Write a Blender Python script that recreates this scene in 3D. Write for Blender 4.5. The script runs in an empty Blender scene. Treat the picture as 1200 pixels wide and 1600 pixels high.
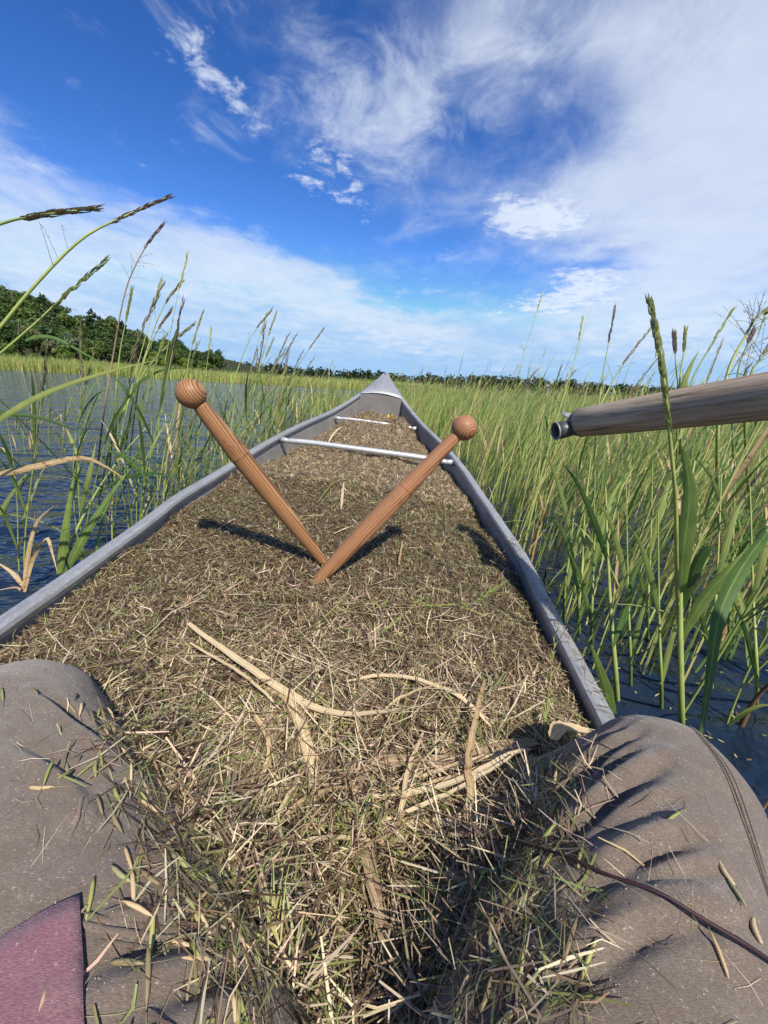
import bpy, bmesh, math, random
import numpy as np
from mathutils import Vector, Matrix
from mathutils.bvhtree import BVHTree

R = math.radians
scene = bpy.context.scene
col = scene.collection
rng = np.random.default_rng(7)
random.seed(7)

# ------------------------------------------------------------------ camera
EYE = 0.62                                   # camera height above the water
cam_data = bpy.data.cameras.new('camera')
cam_data.sensor_fit = 'VERTICAL'
cam_data.sensor_height = 36.0
cam_data.sensor_width = 27.0
cam_data.lens = 13.5
cam_data.clip_start = 0.01
cam_data.clip_end = 6000.0
cam = bpy.data.objects.new('camera', cam_data)
col.objects.link(cam)
PITCH, ROLL = R(18.18), R(3.3)
fw = Vector((0, math.cos(PITCH), -math.sin(PITCH)))
up0 = Vector((0, math.sin(PITCH), math.cos(PITCH)))
rt0 = Vector((1, 0, 0))
rt = rt0 * math.cos(ROLL) + up0 * math.sin(ROLL)
up = up0 * math.cos(ROLL) - rt0 * math.sin(ROLL)
cam.matrix_world = Matrix(((rt.x, up.x, -fw.x, 0), (rt.y, up.y, -fw.y, 0),
                           (rt.z, up.z, -fw.z, EYE), (0, 0, 0, 1)))
scene.camera = cam

# ------------------------------------------------------------------ sky and sun
SUN_EL = R(49)
SUN_AZ = math.atan2(0.42, -0.9075)             # compass bearing of the sun, behind and to the right of the camera
sun_dir = Vector((math.sin(SUN_AZ) * math.cos(SUN_EL), math.cos(SUN_AZ) * math.cos(SUN_EL), math.sin(SUN_EL)))
world = bpy.data.worlds.new('World')
scene.world = world
world.use_nodes = True
WN, WL = world.node_tree.nodes, world.node_tree.links
WN.clear()


def wmath(op, a, b=None, c=None, clamp=False):
    n = WN.new('ShaderNodeMath')
    n.operation = op
    n.use_clamp = clamp
    for i, v in enumerate((a, b, c)):
        if v is None:
            continue
        if isinstance(v, (int, float)):
            n.inputs[i].default_value = v
        else:
            WL.new(v, n.inputs[i])
    return n.outputs[0]


def build_sky():
    out = WN.new('ShaderNodeOutputWorld')
    bg = WN.new('ShaderNodeBackground')
    bg.inputs['Strength'].default_value = 0.15
    sky = WN.new('ShaderNodeTexSky')
    sky.sky_type = 'NISHITA'
    sky.sun_disc = False
    sky.sun_elevation = SUN_EL
    sky.sun_rotation = SUN_AZ
    sky.altitude = 300
    sky.air_density = 1.0
    sky.dust_density = 0.3
    sky.ozone_density = 3.0
    hs = WN.new('ShaderNodeHueSaturation')
    hs.inputs['Saturation'].default_value = 1.22
    hs.inputs['Value'].default_value = SKY_VALUE
    WL.new(sky.outputs[0], hs.inputs['Color'])
    def vmul(src, v):
        n = WN.new('ShaderNodeMix')
        n.data_type = 'RGBA'
        n.blend_type = 'MULTIPLY'
        n.inputs[0].default_value = 1
        n.inputs[7].default_value = (*v, 1)
        WL.new(src, n.inputs[6])
        return n.outputs[2]
    gm = WN.new('ShaderNodeGamma')             # deepens the blue towards the zenith
    gm.inputs['Gamma'].default_value = 1.4
    WL.new(vmul(hs.outputs[0], (0.1516, 0.1516, 0.1516)), gm.inputs['Color'])
    blue = vmul(gm.outputs[0], tuple(t / 0.1516 for t in SKY_TINT))
    cap = WN.new('ShaderNodeMix')              # the low sky stays light blue, not white
    cap.data_type = 'RGBA'
    cap.blend_type = 'DARKEN'
    cap.inputs[0].default_value = 1
    cap.inputs[7].default_value = (1.9, 3.1, 4.7, 1)
    WL.new(blue, cap.inputs[6])
    blue = cap.outputs[2]
    tc = WN.new('ShaderNodeTexCoord')
    nrm = WN.new('ShaderNodeVectorMath')
    nrm.operation = 'NORMALIZE'
    WL.new(tc.outputs['Generated'], nrm.inputs[0])
    sep = WN.new('ShaderNodeSeparateXYZ')
    WL.new(nrm.outputs[0], sep.inputs[0])
    x, y, z = sep.outputs
    az = wmath('ARCTAN2', x, y)               # 0 straight ahead, + to the right
    el = wmath('ARCSINE', z)
    zc = wmath('MAXIMUM', wmath('ADD', z, 0.10), 0.03)
    comb = WN.new('ShaderNodeCombineXYZ')      # cloud layer seen from below
    WL.new(wmath('DIVIDE', x, zc), comb.inputs[0])
    WL.new(wmath('DIVIDE', y, zc), comb.inputs[1])

    def noise(scale, detail, rough, dist, sx=1, sy=1, rz=0, off=0.0):
        mp = WN.new('ShaderNodeMapping')
        mp.inputs['Scale'].default_value = (sx, sy, 1)
        mp.inputs['Rotation'].default_value = (0, 0, rz)
        mp.inputs['Location'].default_value = (off, off * 0.7, 0)
        WL.new(comb.outputs[0], mp.inputs['Vector'])
        n = WN.new('ShaderNodeTexNoise')
        n.inputs['Scale'].default_value = scale
        n.inputs['Detail'].default_value = detail
        n.inputs['Roughness'].default_value = rough
        n.inputs['Distortion'].default_value = dist
        WL.new(mp.outputs[0], n.inputs['Vector'])
        return n.outputs[0]
    veil_n = noise(1.5, 7, 0.64, 0.3, 1.0, 0.75, R(25), 3.1)
    puff_n = noise(13.0, 5, 0.64, 0.3, 1.0, 1.0, 0, 1.7)
    wisp_n = noise(3.4, 6, 0.66, 0.6, 1.15, 0.85, R(-28), 9.2)
    wob = noise(1.8, 3, 0.55, 0.3, 1, 1, 0, 5.5)
    wob2 = noise(4.5, 4, 0.6, 0.2, 1, 1, 0, 12.5)
    azw = wmath('ADD', az, wmath('MULTIPLY', wmath('SUBTRACT', wob, 0.5), 0.18))
    elw = wmath('ADD', el, wmath('MULTIPLY', wmath('SUBTRACT', wob2, 0.5), 0.09))

    def blob(a0, e0, sa, se, rot, w):
        ca, sn = math.cos(R(rot)), math.sin(R(rot))
        da = wmath('SUBTRACT', azw, R(a0))
        de = wmath('SUBTRACT', elw, R(e0))
        p = wmath('DIVIDE', wmath('ADD', wmath('MULTIPLY', da, ca), wmath('MULTIPLY', de, sn)), R(sa))
        q = wmath('DIVIDE', wmath('SUBTRACT', wmath('MULTIPLY', de, ca), wmath('MULTIPLY', da, sn)), R(se))
        d = wmath('ADD', wmath('MULTIPLY', p, p), wmath('MULTIPLY', q, q))
        return wmath('MULTIPLY', wmath('EXPONENT', wmath('MULTIPLY', d, -1.0)), w)

    def total(lst):
        s = lst[0]
        for b in lst[1:]:
            s = wmath('ADD', s, b)
        return s

    def sstep(v, a, b):
        m = WN.new('ShaderNodeMapRange')
        m.interpolation_type = 'SMOOTHSTEP'
        m.inputs['From Min'].default_value = a
        m.inputs['From Max'].default_value = b
        WL.new(v, m.inputs['Value'])
        return m.outputs[0]
    # broad cloud sheets: where the deck is thick (+) and where it opens (-)
    sheets = total([blob(*b) for b in CLOUD_SHEETS])
    veil = sstep(wmath('ADD', sheets, wmath('ADD', wmath('MULTIPLY', wmath('SUBTRACT', veil_n, 0.5), 1.9), wmath('MULTIPLY', wmath('SUBTRACT', wisp_n, 0.5), 1.1))), -0.05, 1.35)
    wisps = sstep(wmath('ADD', total([blob(*b) for b in CLOUD_WISPS]),
                        wmath('MULTIPLY', wmath('SUBTRACT', wisp_n, 0.5), 2.2)), 0.35, 1.25)
    puffs = sstep(wmath('ADD', total([blob(*b) for b in CLOUD_PUFFS]),
                        wmath('MULTIPLY', wmath('SUBTRACT', puff_n, 0.5), 2.4)), 0.45, 1.15)
    dens = wmath('SUBTRACT', 1.0, wmath('MULTIPLY',
                 wmath('MULTIPLY', wmath('SUBTRACT', 1.0, wmath('MULTIPLY', veil, 0.78)),
                       wmath('SUBTRACT', 1.0, wmath('MULTIPLY', wisps, 0.62))),
                 wmath('SUBTRACT', 1.0, wmath('MULTIPLY', puffs, 0.7))))
    fade = sstep(el, R(-1), R(3))
    dens = wmath('MULTIPLY', dens, fade)
    # thickness variation inside the clouds
    br = wmath('ADD', 0.80, wmath('MULTIPLY', wmath('SUBTRACT', wob2, 0.35), 0.5))
    br = wmath('ADD', br, wmath('MULTIPLY', puffs, 0.22))
    cl = WN.new('ShaderNodeMix')
    cl.data_type = 'RGBA'
    cl.inputs[6].default_value = CLOUD_DARK
    cl.inputs[7].default_value = CLOUD_LIGHT
    WL.new(br, cl.inputs[0])
    mx = WN.new('ShaderNodeMix')
    mx.data_type = 'RGBA'
    WL.new(dens, mx.inputs[0])
    WL.new(blue, mx.inputs[6])
    WL.new(cl.outputs[2], mx.inputs[7])
    WL.new(mx.outputs[2], bg.inputs['Color'])
    WL.new(bg.outputs[0], out.inputs[0])


SKY_VALUE = 1.15
SKY_TINT = (0.92, 0.80, 0.85)
CLOUD_DARK = (1.9, 2.35, 3.6, 1)
CLOUD_LIGHT = (4.2, 4.6, 5.2, 1)
# bearing, elevation, half-widths (degrees), tilt, weight
CLOUD_SHEETS = [
    (-36, 11.5, 16, 4.6, 4, 1.05), (-14, 11, 14, 4.0, -13, 1.05), (4, 6.8, 11, 2.2, -12, 0.6), (-26, 5.5, 26, 2.6, 0, 0.38),
    (-42, 21, 5, 7, 0, 0.55), (34, 16.5, 15, 6.5, 0, 1.1), (31, 8.5, 17, 4, 0, 0.9), (40, 27, 15, 8, 0, 0.85),
    (28, 33, 22, 5.0, 4, 0.55), (8, 34, 14, 4.0, 15, 0.32), (0, 28, 10, 5.0, 35, 0.26), (10, 41, 40, 5, 0, 0.45),
    (17, 25.5, 10, 2.4, -8, -0.26), (16, 24, 18, 9, 0, 0.32), (33, 24, 16, 9, 0, 0.25), (-18, 19.5, 9, 3.2, -10, -0.6), (-30, 26, 10, 6.5, 0, -0.75), (1, 11, 5, 1.8, 0, -0.35),
    (24, 14.7, 4, 0.9, 0, -0.55), (0, 60, 180, 14, 0, 0.25),
    (90, 20, 30, 12, 0, 0.8), (150, 18, 40, 10, 0, 0.7), (-100, 20, 34, 12, 0, 0.7), (-150, 30, 30, 10, 0, 0.4),
]
CLOUD_WISPS = [
    (5, 16, 5, 1.3, 6, 0.70), (3, 12.3, 6, 1.2, 0, 0.60), (-1, 27, 9, 5, 30, 0.38), (-6, 30, 7, 4, 30, 0.42), (8, 32, 14, 5, 20, 0.42), (21, 31, 12, 4, 8, 0.40),
    (-18, 33, 10, 3.0, 20, 0.45), (-14, 28, 9, 3.5, 25, 0.42), (-32, 30, 8, 3, 30, 0.30), (-26, 22, 8, 2.5, 20, 0.30), (12, 23, 9, 2.5, 0, 0.30), (-40, 18, 7, 4, 0, 0.35), (120, 30, 60, 14, 0, 0.4), (-120, 30, 60, 14, 0, 0.4),
]
CLOUD_PUFFS = [
    (-22.5, 29.2, 3.4, 2.2, 0, 0.75), (-19.5, 26.6, 3.4, 1.7, -12, 0.66), (-9, 23.8, 3.4, 2.4, 0, 0.72), (-12.5, 21.3, 2.6, 1.6, 0, 0.68), (-5, 21, 3.0, 1.8, 0, 0.6),
    (-2.5, 19, 1.6, 1.4, 0, 0.35), (-16, 25, 3, 1.2, 0, 0.3), (13.5, 19.8, 4.0, 1.9, 0, 1.0), (19, 19, 5.5, 2.2, 0, 0.95), (23, 12.4, 6, 2.3, 0, 1.0), (18, 10.5, 5, 1.5, 0, 0.7),
    (-30, 21, 2.5, 1.0, 0, 0.18), (140, 26, 40, 5, 0, 0.3), (-110, 26, 40, 5, 0, 0.3),
]
build_sky()

sun_data = bpy.data.lights.new('sun', 'SUN')
sun_data.energy = 5.0
sun_data.angle = R(0.9)
sun_data.color = (1.0, 0.94, 0.85)
sun = bpy.data.objects.new('sun', sun_data)
col.objects.link(sun)
sun.rotation_euler = (-sun_dir).to_track_quat('-Z', 'Y').to_euler()
sun.location = sun_dir * 30

scene.view_settings.view_transform = 'Standard'
scene.view_settings.look = 'None'
scene.view_settings.exposure = 0.40
scene.view_settings.gamma = 1.0
scene.render.engine = 'CYCLES'
scene.cycles.use_denoising = True
scene.cycles.max_bounces = 5
scene.cycles.diffuse_bounces = 3
scene.cycles.glossy_bounces = 3
scene.cycles.transmission_bounces = 2
scene.cycles.use_adaptive_sampling = True
scene.cycles.adaptive_threshold = 0.03
world.cycles.sampling_method = 'MANUAL'
world.cycles.sample_map_resolution = 256
scene.cycles.transparent_max_bounces = 8

# ------------------------------------------------------------------ helpers


def mesh_np(name, verts, faces, cols=None, smooth=False):
    """one mesh from arrays; faces = list of (n,k) index arrays"""
    me = bpy.data.meshes.new(name)
    verts = np.asarray(verts, np.float32)
    if not isinstance(faces, list):
        faces = [faces]
    faces = [np.asarray(f, np.int32) for f in faces if len(f)]
    me.vertices.add(len(verts))
    me.vertices.foreach_set('co', verts.ravel())
    nl = sum(f.size for f in faces)
    npoly = sum(len(f) for f in faces)
    me.loops.add(nl)
    me.loops.foreach_set('vertex_index', np.concatenate([f.ravel() for f in faces]))
    me.polygons.add(npoly)
    starts, o = [], 0
    for f in faces:
        starts.append(o + np.arange(len(f)) * f.shape[1])
        o += f.size
    me.polygons.foreach_set('loop_start', np.concatenate(starts).astype(np.int32))
    if smooth:
        me.polygons.foreach_set('use_smooth', np.ones(npoly, bool))
    if cols is not None:
        ca = me.color_attributes.new('Col', 'FLOAT_COLOR', 'POINT')
        c4 = np.ones((len(verts), 4), np.float32)
        c4[:, :3] = cols
        ca.data.foreach_set('color', c4.ravel())
    me.update(calc_edges=True)
    return me


def obj(name, me, m, parent=None, loc=None):
    if isinstance(me, MB):
        me = me.mesh(name)
    o = bpy.data.objects.new(name, me)
    if m is not None and len(me.materials) == 0:
        me.materials.append(m)
    col.objects.link(o)
    if parent is not None:
        o.parent = parent
    if loc is not None:
        o.location = loc
    return o


def empty(name, loc=(0, 0, 0), rz=0.0):
    o = bpy.data.objects.new(name, None)
    o.empty_display_size = 0.1
    col.objects.link(o)
    o.location = loc
    o.rotation_euler = (0, 0, rz)
    return o


def tag(o, label=None, cat=None, group=None, kind=None):
    if label:
        o['label'] = label
    if cat:
        o['category'] = cat
    if group:
        o['group'] = group
    if kind:
        o['kind'] = kind
    return o


class MB:
    """collects vertices and faces of one mesh"""

    def __init__(self):
        self.v, self.f, self.c = [], [], []

    def add(self, verts, faces, c=None):
        b = len(self.v)
        self.v += [tuple(v) for v in verts]
        self.f += [tuple(i + b for i in f) for f in faces]
        if c is not None:
            self.c += [tuple(c)] * len(verts)

    def tube(self, pts, rad, n=6, cap=True, c=None, sx=1.0):
        pts = [Vector(p) for p in pts]
        if isinstance(rad, (int, float)):
            rad = [rad] * len(pts)
        vs, fs = [], []
        ref = None
        for i, p in enumerate(pts):
            t = (pts[min(i + 1, len(pts) - 1)] - pts[max(i - 1, 0)]).normalized()
            if ref is None:
                ref = t.orthogonal().normalized()
            ref = (ref - t * ref.dot(t)).normalized()
            bi = t.cross(ref)
            for k in range(n):
                a = 2 * math.pi * k / n
                vs.append(p + (ref * math.cos(a) * sx + bi * math.sin(a)) * rad[i])
        for i in range(len(pts) - 1):
            for k in range(n):
                k2 = (k + 1) % n
                fs.append((i * n + k, i * n + k2, (i + 1) * n + k2, (i + 1) * n + k))
        if cap:
            fs.append(tuple(reversed(range(n))))
            fs.append(tuple(range((len(pts) - 1) * n, len(pts) * n)))
        self.add(vs, fs, c)

    def ribbon(self, pts, wid, side=None, fold=0.25, c=None, thick=0.0):
        """leaf blade: a strip of three vertices across with a keel; follows pts"""
        pts = [Vector(p) for p in pts]
        vs, fs = [], []
        n = len(pts)
        for i, p in enumerate(pts):
            t = (pts[min(i + 1, n - 1)] - pts[max(i - 1, 0)]).normalized()
            s = Vector(side) if side is not None else t.cross(Vector((0, 0, 1)))
            s = s - t * s.dot(t)
            if s.length < 1e-4:
                s = t.orthogonal()
            s.normalize()
            nn = s.cross(t)
            w = wid[i] * 0.5
            vs += [p - s * w + nn * (w * fold), p, p + s * w + nn * (w * fold)]
        for i in range(n - 1):
            a = i * 3
            fs += [(a, a + 1, a + 4, a + 3), (a + 1, a + 2, a + 5, a + 4)]
        self.add(vs, fs, None)
        for i in range(n):                     # position across and along the blade
            self.c += [(0.0, i / n, 0), (0.5, i / n, 0), (1.0, i / n, 0)]

    def box(self, c, s, m=None, c_=None):
        x, y, z = s[0] / 2, s[1] / 2, s[2] / 2
        vs = [Vector((a, b, d)) for a in (-x, x) for b in (-y, y) for d in (-z, z)]
        vs = [(m @ v if m else v) + Vector(c) for v in vs]
        self.add(vs, [(0, 1, 3, 2), (4, 6, 7, 5), (0, 4, 5, 1), (2, 3, 7, 6), (0, 2, 6, 4), (1, 5, 7, 3)], c_)

    def mesh(self, name='mesh', smooth=False):
        me = bpy.data.meshes.new(name)
        me.from_pydata(self.v, [], self.f)
        if smooth:
            me.polygons.foreach_set('use_smooth', np.ones(len(me.polygons), bool))
        if len(self.c) == len(self.v) and self.c:
            ca = me.color_attributes.new('Col', 'FLOAT_COLOR', 'POINT')
            c4 = np.ones((len(self.v), 4), np.float32)
            c4[:, :3] = np.array(self.c)
            ca.data.foreach_set('color', c4.ravel())
        me.update()
        return me


def spline(pts, n):
    """Catmull-Rom through pts, n samples"""
    P = [np.array(p, float) for p in pts]
    P = [2 * P[0] - P[1]] + P + [2 * P[-1] - P[-2]]
    seg = len(P) - 3
    out = []
    for i in range(n):
        t = i / (n - 1) * seg
        k = min(int(t), seg - 1)
        u = t - k
        a, b, c, d = P[k:k + 4]
        out.append(0.5 * (2 * b + (c - a) * u + (2 * a - 5 * b + 4 * c - d) * u * u + (3 * b - a - 3 * c + d) * u ** 3))
    return out


def smoothstep(a, b, x):
    t = np.clip((x - a) / (b - a), 0, 1)
    return t * t * (3 - 2 * t)


# value noise for shaping geometry
_perm = np.random.default_rng(3).random((64, 64, 64)).astype(np.float32)


def vnoise(p, scale):
    p = np.asarray(p, float) * scale + 137.31
    i = np.floor(p).astype(int)
    f = p - i
    f = f * f * (3 - 2 * f)
    r = 0
    for dx in (0, 1):
        for dy in (0, 1):
            for dz in (0, 1):
                w = (f[..., 0] if dx else 1 - f[..., 0]) * (f[..., 1] if dy else 1 - f[..., 1]) * (f[..., 2] if dz else 1 - f[..., 2])
                r = r + w * _perm[(i[..., 0] + dx) % 64, (i[..., 1] + dy) % 64, (i[..., 2] + dz) % 64]
    return r * 2 - 1


# ------------------------------------------------------------------ materials
class Mat:
    def __init__(self, name, rough=0.6, metal=0.0, spec=0.5):
        self.m = bpy.data.materials.new(name)
        self.m.use_nodes = True
        self.n, self.l = self.m.node_tree.nodes, self.m.node_tree.links
        self.b = self.n['Principled BSDF']
        self.b.inputs['Roughness'].default_value = rough
        self.b.inputs['Metallic'].default_value = metal
        self.b.inputs['Specular IOR Level'].default_value = spec
        self.out = self.n['Material Output']

    def node(self, t, **kw):
        n = self.n.new(t)
        for k, v in kw.items():
            if k in n.inputs:
                n.inputs[k].default_value = v
            else:
                setattr(n, k, v)
        return n

    def coords(self, kind='Object', scale=(1, 1, 1), rot=(0, 0, 0)):
        tc = self.node('ShaderNodeTexCoord')
        mp = self.node('ShaderNodeMapping')
        mp.inputs['Scale'].default_value = scale
        mp.inputs['Rotation'].default_value = rot
        self.l.new(tc.outputs[kind], mp.inputs['Vector'])
        return mp.outputs[0]

    def noise(self, vec, scale, detail=4, rough=0.55, dist=0.0):
        n = self.node('ShaderNodeTexNoise')
        n.inputs['Scale'].default_value = scale
        n.inputs['Detail'].default_value = detail
        n.inputs['Roughness'].default_value = rough
        n.inputs['Distortion'].default_value = dist
        if vec is not None:
            self.l.new(vec, n.inputs['Vector'])
        return n.outputs[0]

    def ramp(self, fac, stops):
        r = self.node('ShaderNodeValToRGB')
        e = r.color_ramp.elements
        while len(e) < len(stops):
            e.new(0.5)
        for el, (p, c) in zip(e, stops):
            el.position = p
            el.color = (*c, 1) if len(c) == 3 else c
        self.l.new(fac, r.inputs[0])
        return r.outputs[0]

    def mix(self, fac, a, b, blend='MIX'):
        n = self.node('ShaderNodeMix')
        n.data_type = 'RGBA'
        n.blend_type = blend
        for i, v in ((0, fac), (6, a), (7, b)):
            if isinstance(v, (int, float)):
                n.inputs[i].default_value = v
            elif isinstance(v, tuple):
                n.inputs[i].default_value = (*v, 1) if len(v) == 3 else v
            else:
                self.l.new(v, n.inputs[i])
        return n.outputs[2]

    def color(self, v):
        if isinstance(v, tuple):
            self.b.inputs['Base Color'].default_value = (*v, 1)
        else:
            self.l.new(v, self.b.inputs['Base Color'])
        self.colsock = v

    def bump(self, h, strength=0.3, dist=0.01):
        bn = self.node('ShaderNodeBump')
        bn.inputs['Strength'].default_value = strength
        bn.inputs['Distance'].default_value = dist
        self.l.new(h, bn.inputs['Height'])
        self.l.new(bn.outputs[0], self.b.inputs['Normal'])
        return bn

    def translucent(self, amount=0.35, gain=1.6):
        """thin leaf: some light comes through"""
        t = self.node('ShaderNodeBsdfTranslucent')
        v = self.colsock
        if isinstance(v, tuple):
            t.inputs['Color'].default_value = tuple(min(1, x * gain) for x in v) + (1,)
        else:
            g = self.node('ShaderNodeMix')
            g.data_type = 'RGBA'
            g.blend_type = 'MULTIPLY'
            g.inputs[0].default_value = 1
            g.inputs[7].default_value = (gain, gain, gain * 0.8, 1)
            self.l.new(v, g.inputs[6])
            self.l.new(g.outputs[2], t.inputs['Color'])
        ms = self.node('ShaderNodeMixShader')
        ms.inputs[0].default_value = amount
        self.l.new(self.b.outputs[0], ms.inputs[1])
        self.l.new(t.outputs[0], ms.inputs[2])
        self.l.new(ms.outputs[0], self.out.inputs[0])


def leaf_mat(name, a, b, trans=0.35, rough=0.5, spots=None, vein=0.20):
    k = Mat(name, rough, 0, 0.35)
    oi = k.node('ShaderNodeObjectInfo')
    v = k.coords('Object', (1, 1, 0.25))
    n = k.noise(v, 60, 3)
    f = k.node('ShaderNodeMath', operation='ADD')
    k.l.new(oi.outputs['Random'], f.inputs[0])
    m2 = k.node('ShaderNodeMath', operation='MULTIPLY_ADD')
    k.l.new(n, m2.inputs[0])
    m2.inputs[1].default_value = 0.8
    m2.inputs[2].default_value = -0.4
    k.l.new(m2.outputs[0], f.inputs[1])
    f.use_clamp = True
    c = k.mix(f.outputs[0], a, b)
    if spots:
        sn = k.noise(k.coords('Object'), 110, 3, 0.6)
        sf = k.ramp(sn, [(0.56, (0, 0, 0)), (0.66, (1, 1, 1))])
        c = k.mix(sf, c, spots)
    # pale midrib and fine parallel veins
    at = k.node('ShaderNodeAttribute')
    at.attribute_name = 'Col'
    sp = k.node('ShaderNodeSeparateColor')
    k.l.new(at.outputs['Color'], sp.inputs[0])
    d = k.node('ShaderNodeMath', operation='SUBTRACT')
    k.l.new(sp.outputs[0], d.inputs[0])
    d.inputs[1].default_value = 0.5
    ab = k.node('ShaderNodeMath', operation='ABSOLUTE')
    k.l.new(d.outputs[0], ab.inputs[0])
    rib = k.ramp(ab.outputs[0], [(0.02, (0.55, 0.55, 0.55)), (0.07, (0, 0, 0))])
    c = k.mix(rib, c, tuple(min(1.0, 1.7 * x + 0.03) for x in b))
    ve = k.node('ShaderNodeMath', operation='MULTIPLY')
    k.l.new(sp.outputs[0], ve.inputs[0])
    ve.inputs[1].default_value = 75.0
    sn_ = k.node('ShaderNodeMath', operation='SINE')
    k.l.new(ve.outputs[0], sn_.inputs[0])
    vf = k.ramp(sn_.outputs[0], [(0.3, (0, 0, 0)), (1.0, (vein,) * 3)])
    c = k.mix(vf, c, tuple(x * 0.45 for x in a))
    big = k.noise(k.coords('Object'), 22, 3, 0.6)
    c = k.mix(k.ramp(big, [(0.45, (0, 0, 0)), (0.75, (0.45, 0.45, 0.45))]), c, tuple(x * 0.6 for x in a))
    k.color(c)
    k.bump(sn_.outputs[0], 0.25, 0.0006)
    k.translucent(trans, 1.35)
    return k.m


def attr_mat(name, rough=0.6, trans=0.25, spec=0.3):
    k = Mat(name, rough, 0, spec)
    a = k.node('ShaderNodeAttribute')
    a.attribute_name = 'Col'
    k.color(a.outputs['Color'])
    if trans:
        k.translucent(trans)
    return k.m


M = {}
M['leaf'] = leaf_mat('leaf_green', (0.091, 0.175, 0.041), (0.229, 0.301, 0.067), 0.38)
M['leaf_pale'] = leaf_mat('leaf_pale_green', (0.229, 0.308, 0.080), (0.366, 0.393, 0.108), 0.38)
M['leaf_dark'] = leaf_mat('leaf_dark_green', (0.044, 0.098, 0.022), (0.075, 0.138, 0.033), 0.3)
M['leaf_dry'] = leaf_mat('leaf_dry', (0.46, 0.31, 0.15), (0.60, 0.44, 0.24), 0.3, 0.6, (0.20, 0.11, 0.05), vein=0.07)
M['leaf_straw'] = leaf_mat('leaf_straw', (0.60, 0.45, 0.25), (0.74, 0.58, 0.36), 0.3, 0.55, vein=0.07)
M['leaf_brown'] = leaf_mat('leaf_brown', (0.30, 0.205, 0.120), (0.42, 0.30, 0.18), 0.2, 0.65, (0.11, 0.055, 0.04), vein=0.07)
M['stem'] = leaf_mat('stem_green', (0.199, 0.281, 0.067), (0.351, 0.393, 0.108), 0.12)
M['stem_brown'] = leaf_mat('stem_brown', (0.140, 0.085, 0.050), (0.240, 0.160, 0.085), 0.05)
M['stem_purple'] = leaf_mat('stem_purple', (0.026, 0.010, 0.013), (0.050, 0.018, 0.022), 0.0, 0.6)
M['seed_green'] = leaf_mat('seed_green', (0.290, 0.323, 0.094), (0.458, 0.435, 0.161), 0.25)
M['grain_olive'] = leaf_mat('grain_olive', (0.230, 0.235, 0.110), (0.330, 0.310, 0.160), 0.15)
M['seed_brown'] = leaf_mat('seed_brown', (0.230, 0.175, 0.095), (0.360, 0.300, 0.165), 0.25)
M['seed_purple'] = leaf_mat('seed_purple', (0.165, 0.110, 0.090), (0.270, 0.195, 0.140), 0.2)
M['straw'] = attr_mat('loose_straw', 0.5, 0.22, 0.4)
M['field'] = attr_mat('field_blades', 0.5, 0.32, 0.35)
def make_foliage():
    k = Mat('tree_foliage', 0.55, 0, 0.3)
    at = k.node('ShaderNodeAttribute')
    at.attribute_name = 'Col'
    oi = k.node('ShaderNodeObjectInfo')
    tint = k.ramp(oi.outputs['Random'], [(0.0, (0.62, 0.70, 0.70)), (0.35, (0.95, 1.0, 0.8)), (0.65, (1.35, 1.25, 0.9)), (0.85, (0.8, 0.95, 1.0)), (1.0, (1.5, 1.3, 1.1))])
    k.color(k.mix(1.0, at.outputs['Color'], tint, 'MULTIPLY'))
    k.translucent(0.25)
    return k.m


M['foliage'] = make_foliage()


def make_metal(name, base, rough, scratch=True, dirt=0.35):
    k = Mat(name, rough, 0.35, 0.4)
    v = k.coords('Object', (1, 1, 1))
    n1 = k.noise(v, 7, 6, 0.65)
    n2 = k.noise(k.coords('Object', (14, 1, 14)), 24, 5, 0.6)
    n3 = k.noise(v, 90, 3, 0.6)
    c = k.mix(k.ramp(n1, [(0.35, (0, 0, 0)), (0.75, (1, 1, 1))]), base, tuple(x * 0.66 for x in base))
    sc = k.noise(k.coords('Object', (3, 1, 3), (0.2, 0.1, 0.5)), 60, 6, 0.75, 1.2)
    c = k.mix(k.ramp(sc, [(0.52, (0, 0, 0)), (0.66, (0.6, 0.6, 0.6))]), c, tuple(min(1, x * 1.45) for x in base))
    c = k.mix(k.ramp(sc, [(0.30, (0.7, 0.7, 0.7)), (0.42, (0, 0, 0))]), c, tuple(x * 0.45 for x in base))
    c = k.mix(k.ramp(n3, [(0.60, (0, 0, 0)), (0.72, (dirt, dirt, dirt))]), c, (0.20, 0.17, 0.13))
    k.color(c)
    rr = k.node('ShaderNodeMapRange')
    rr.inputs['To Min'].default_value = rough - 0.10
    rr.inputs['To Max'].default_value = rough + 0.20
    k.l.new(n2, rr.inputs['Value'])
    k.l.new(rr.outputs[0], k.b.inputs['Roughness'])
    k.bump(n2, 0.12, 0.002)
    return k.m


M['alu'] = make_metal('worn_aluminium', (0.36, 0.365, 0.37), 0.46)
M['alu_in'] = make_metal('dull_aluminium', (0.33, 0.31, 0.29), 0.62)
M['alu_dark'] = make_metal('grimy_aluminium', (0.21, 0.195, 0.18), 0.7)
M['alu_bright'] = make_metal('polished_aluminium', (0.52, 0.53, 0.54), 0.36, dirt=0.15)
M['galv'] = make_metal('galvanised_steel', (0.085, 0.085, 0.09), 0.42)


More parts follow.
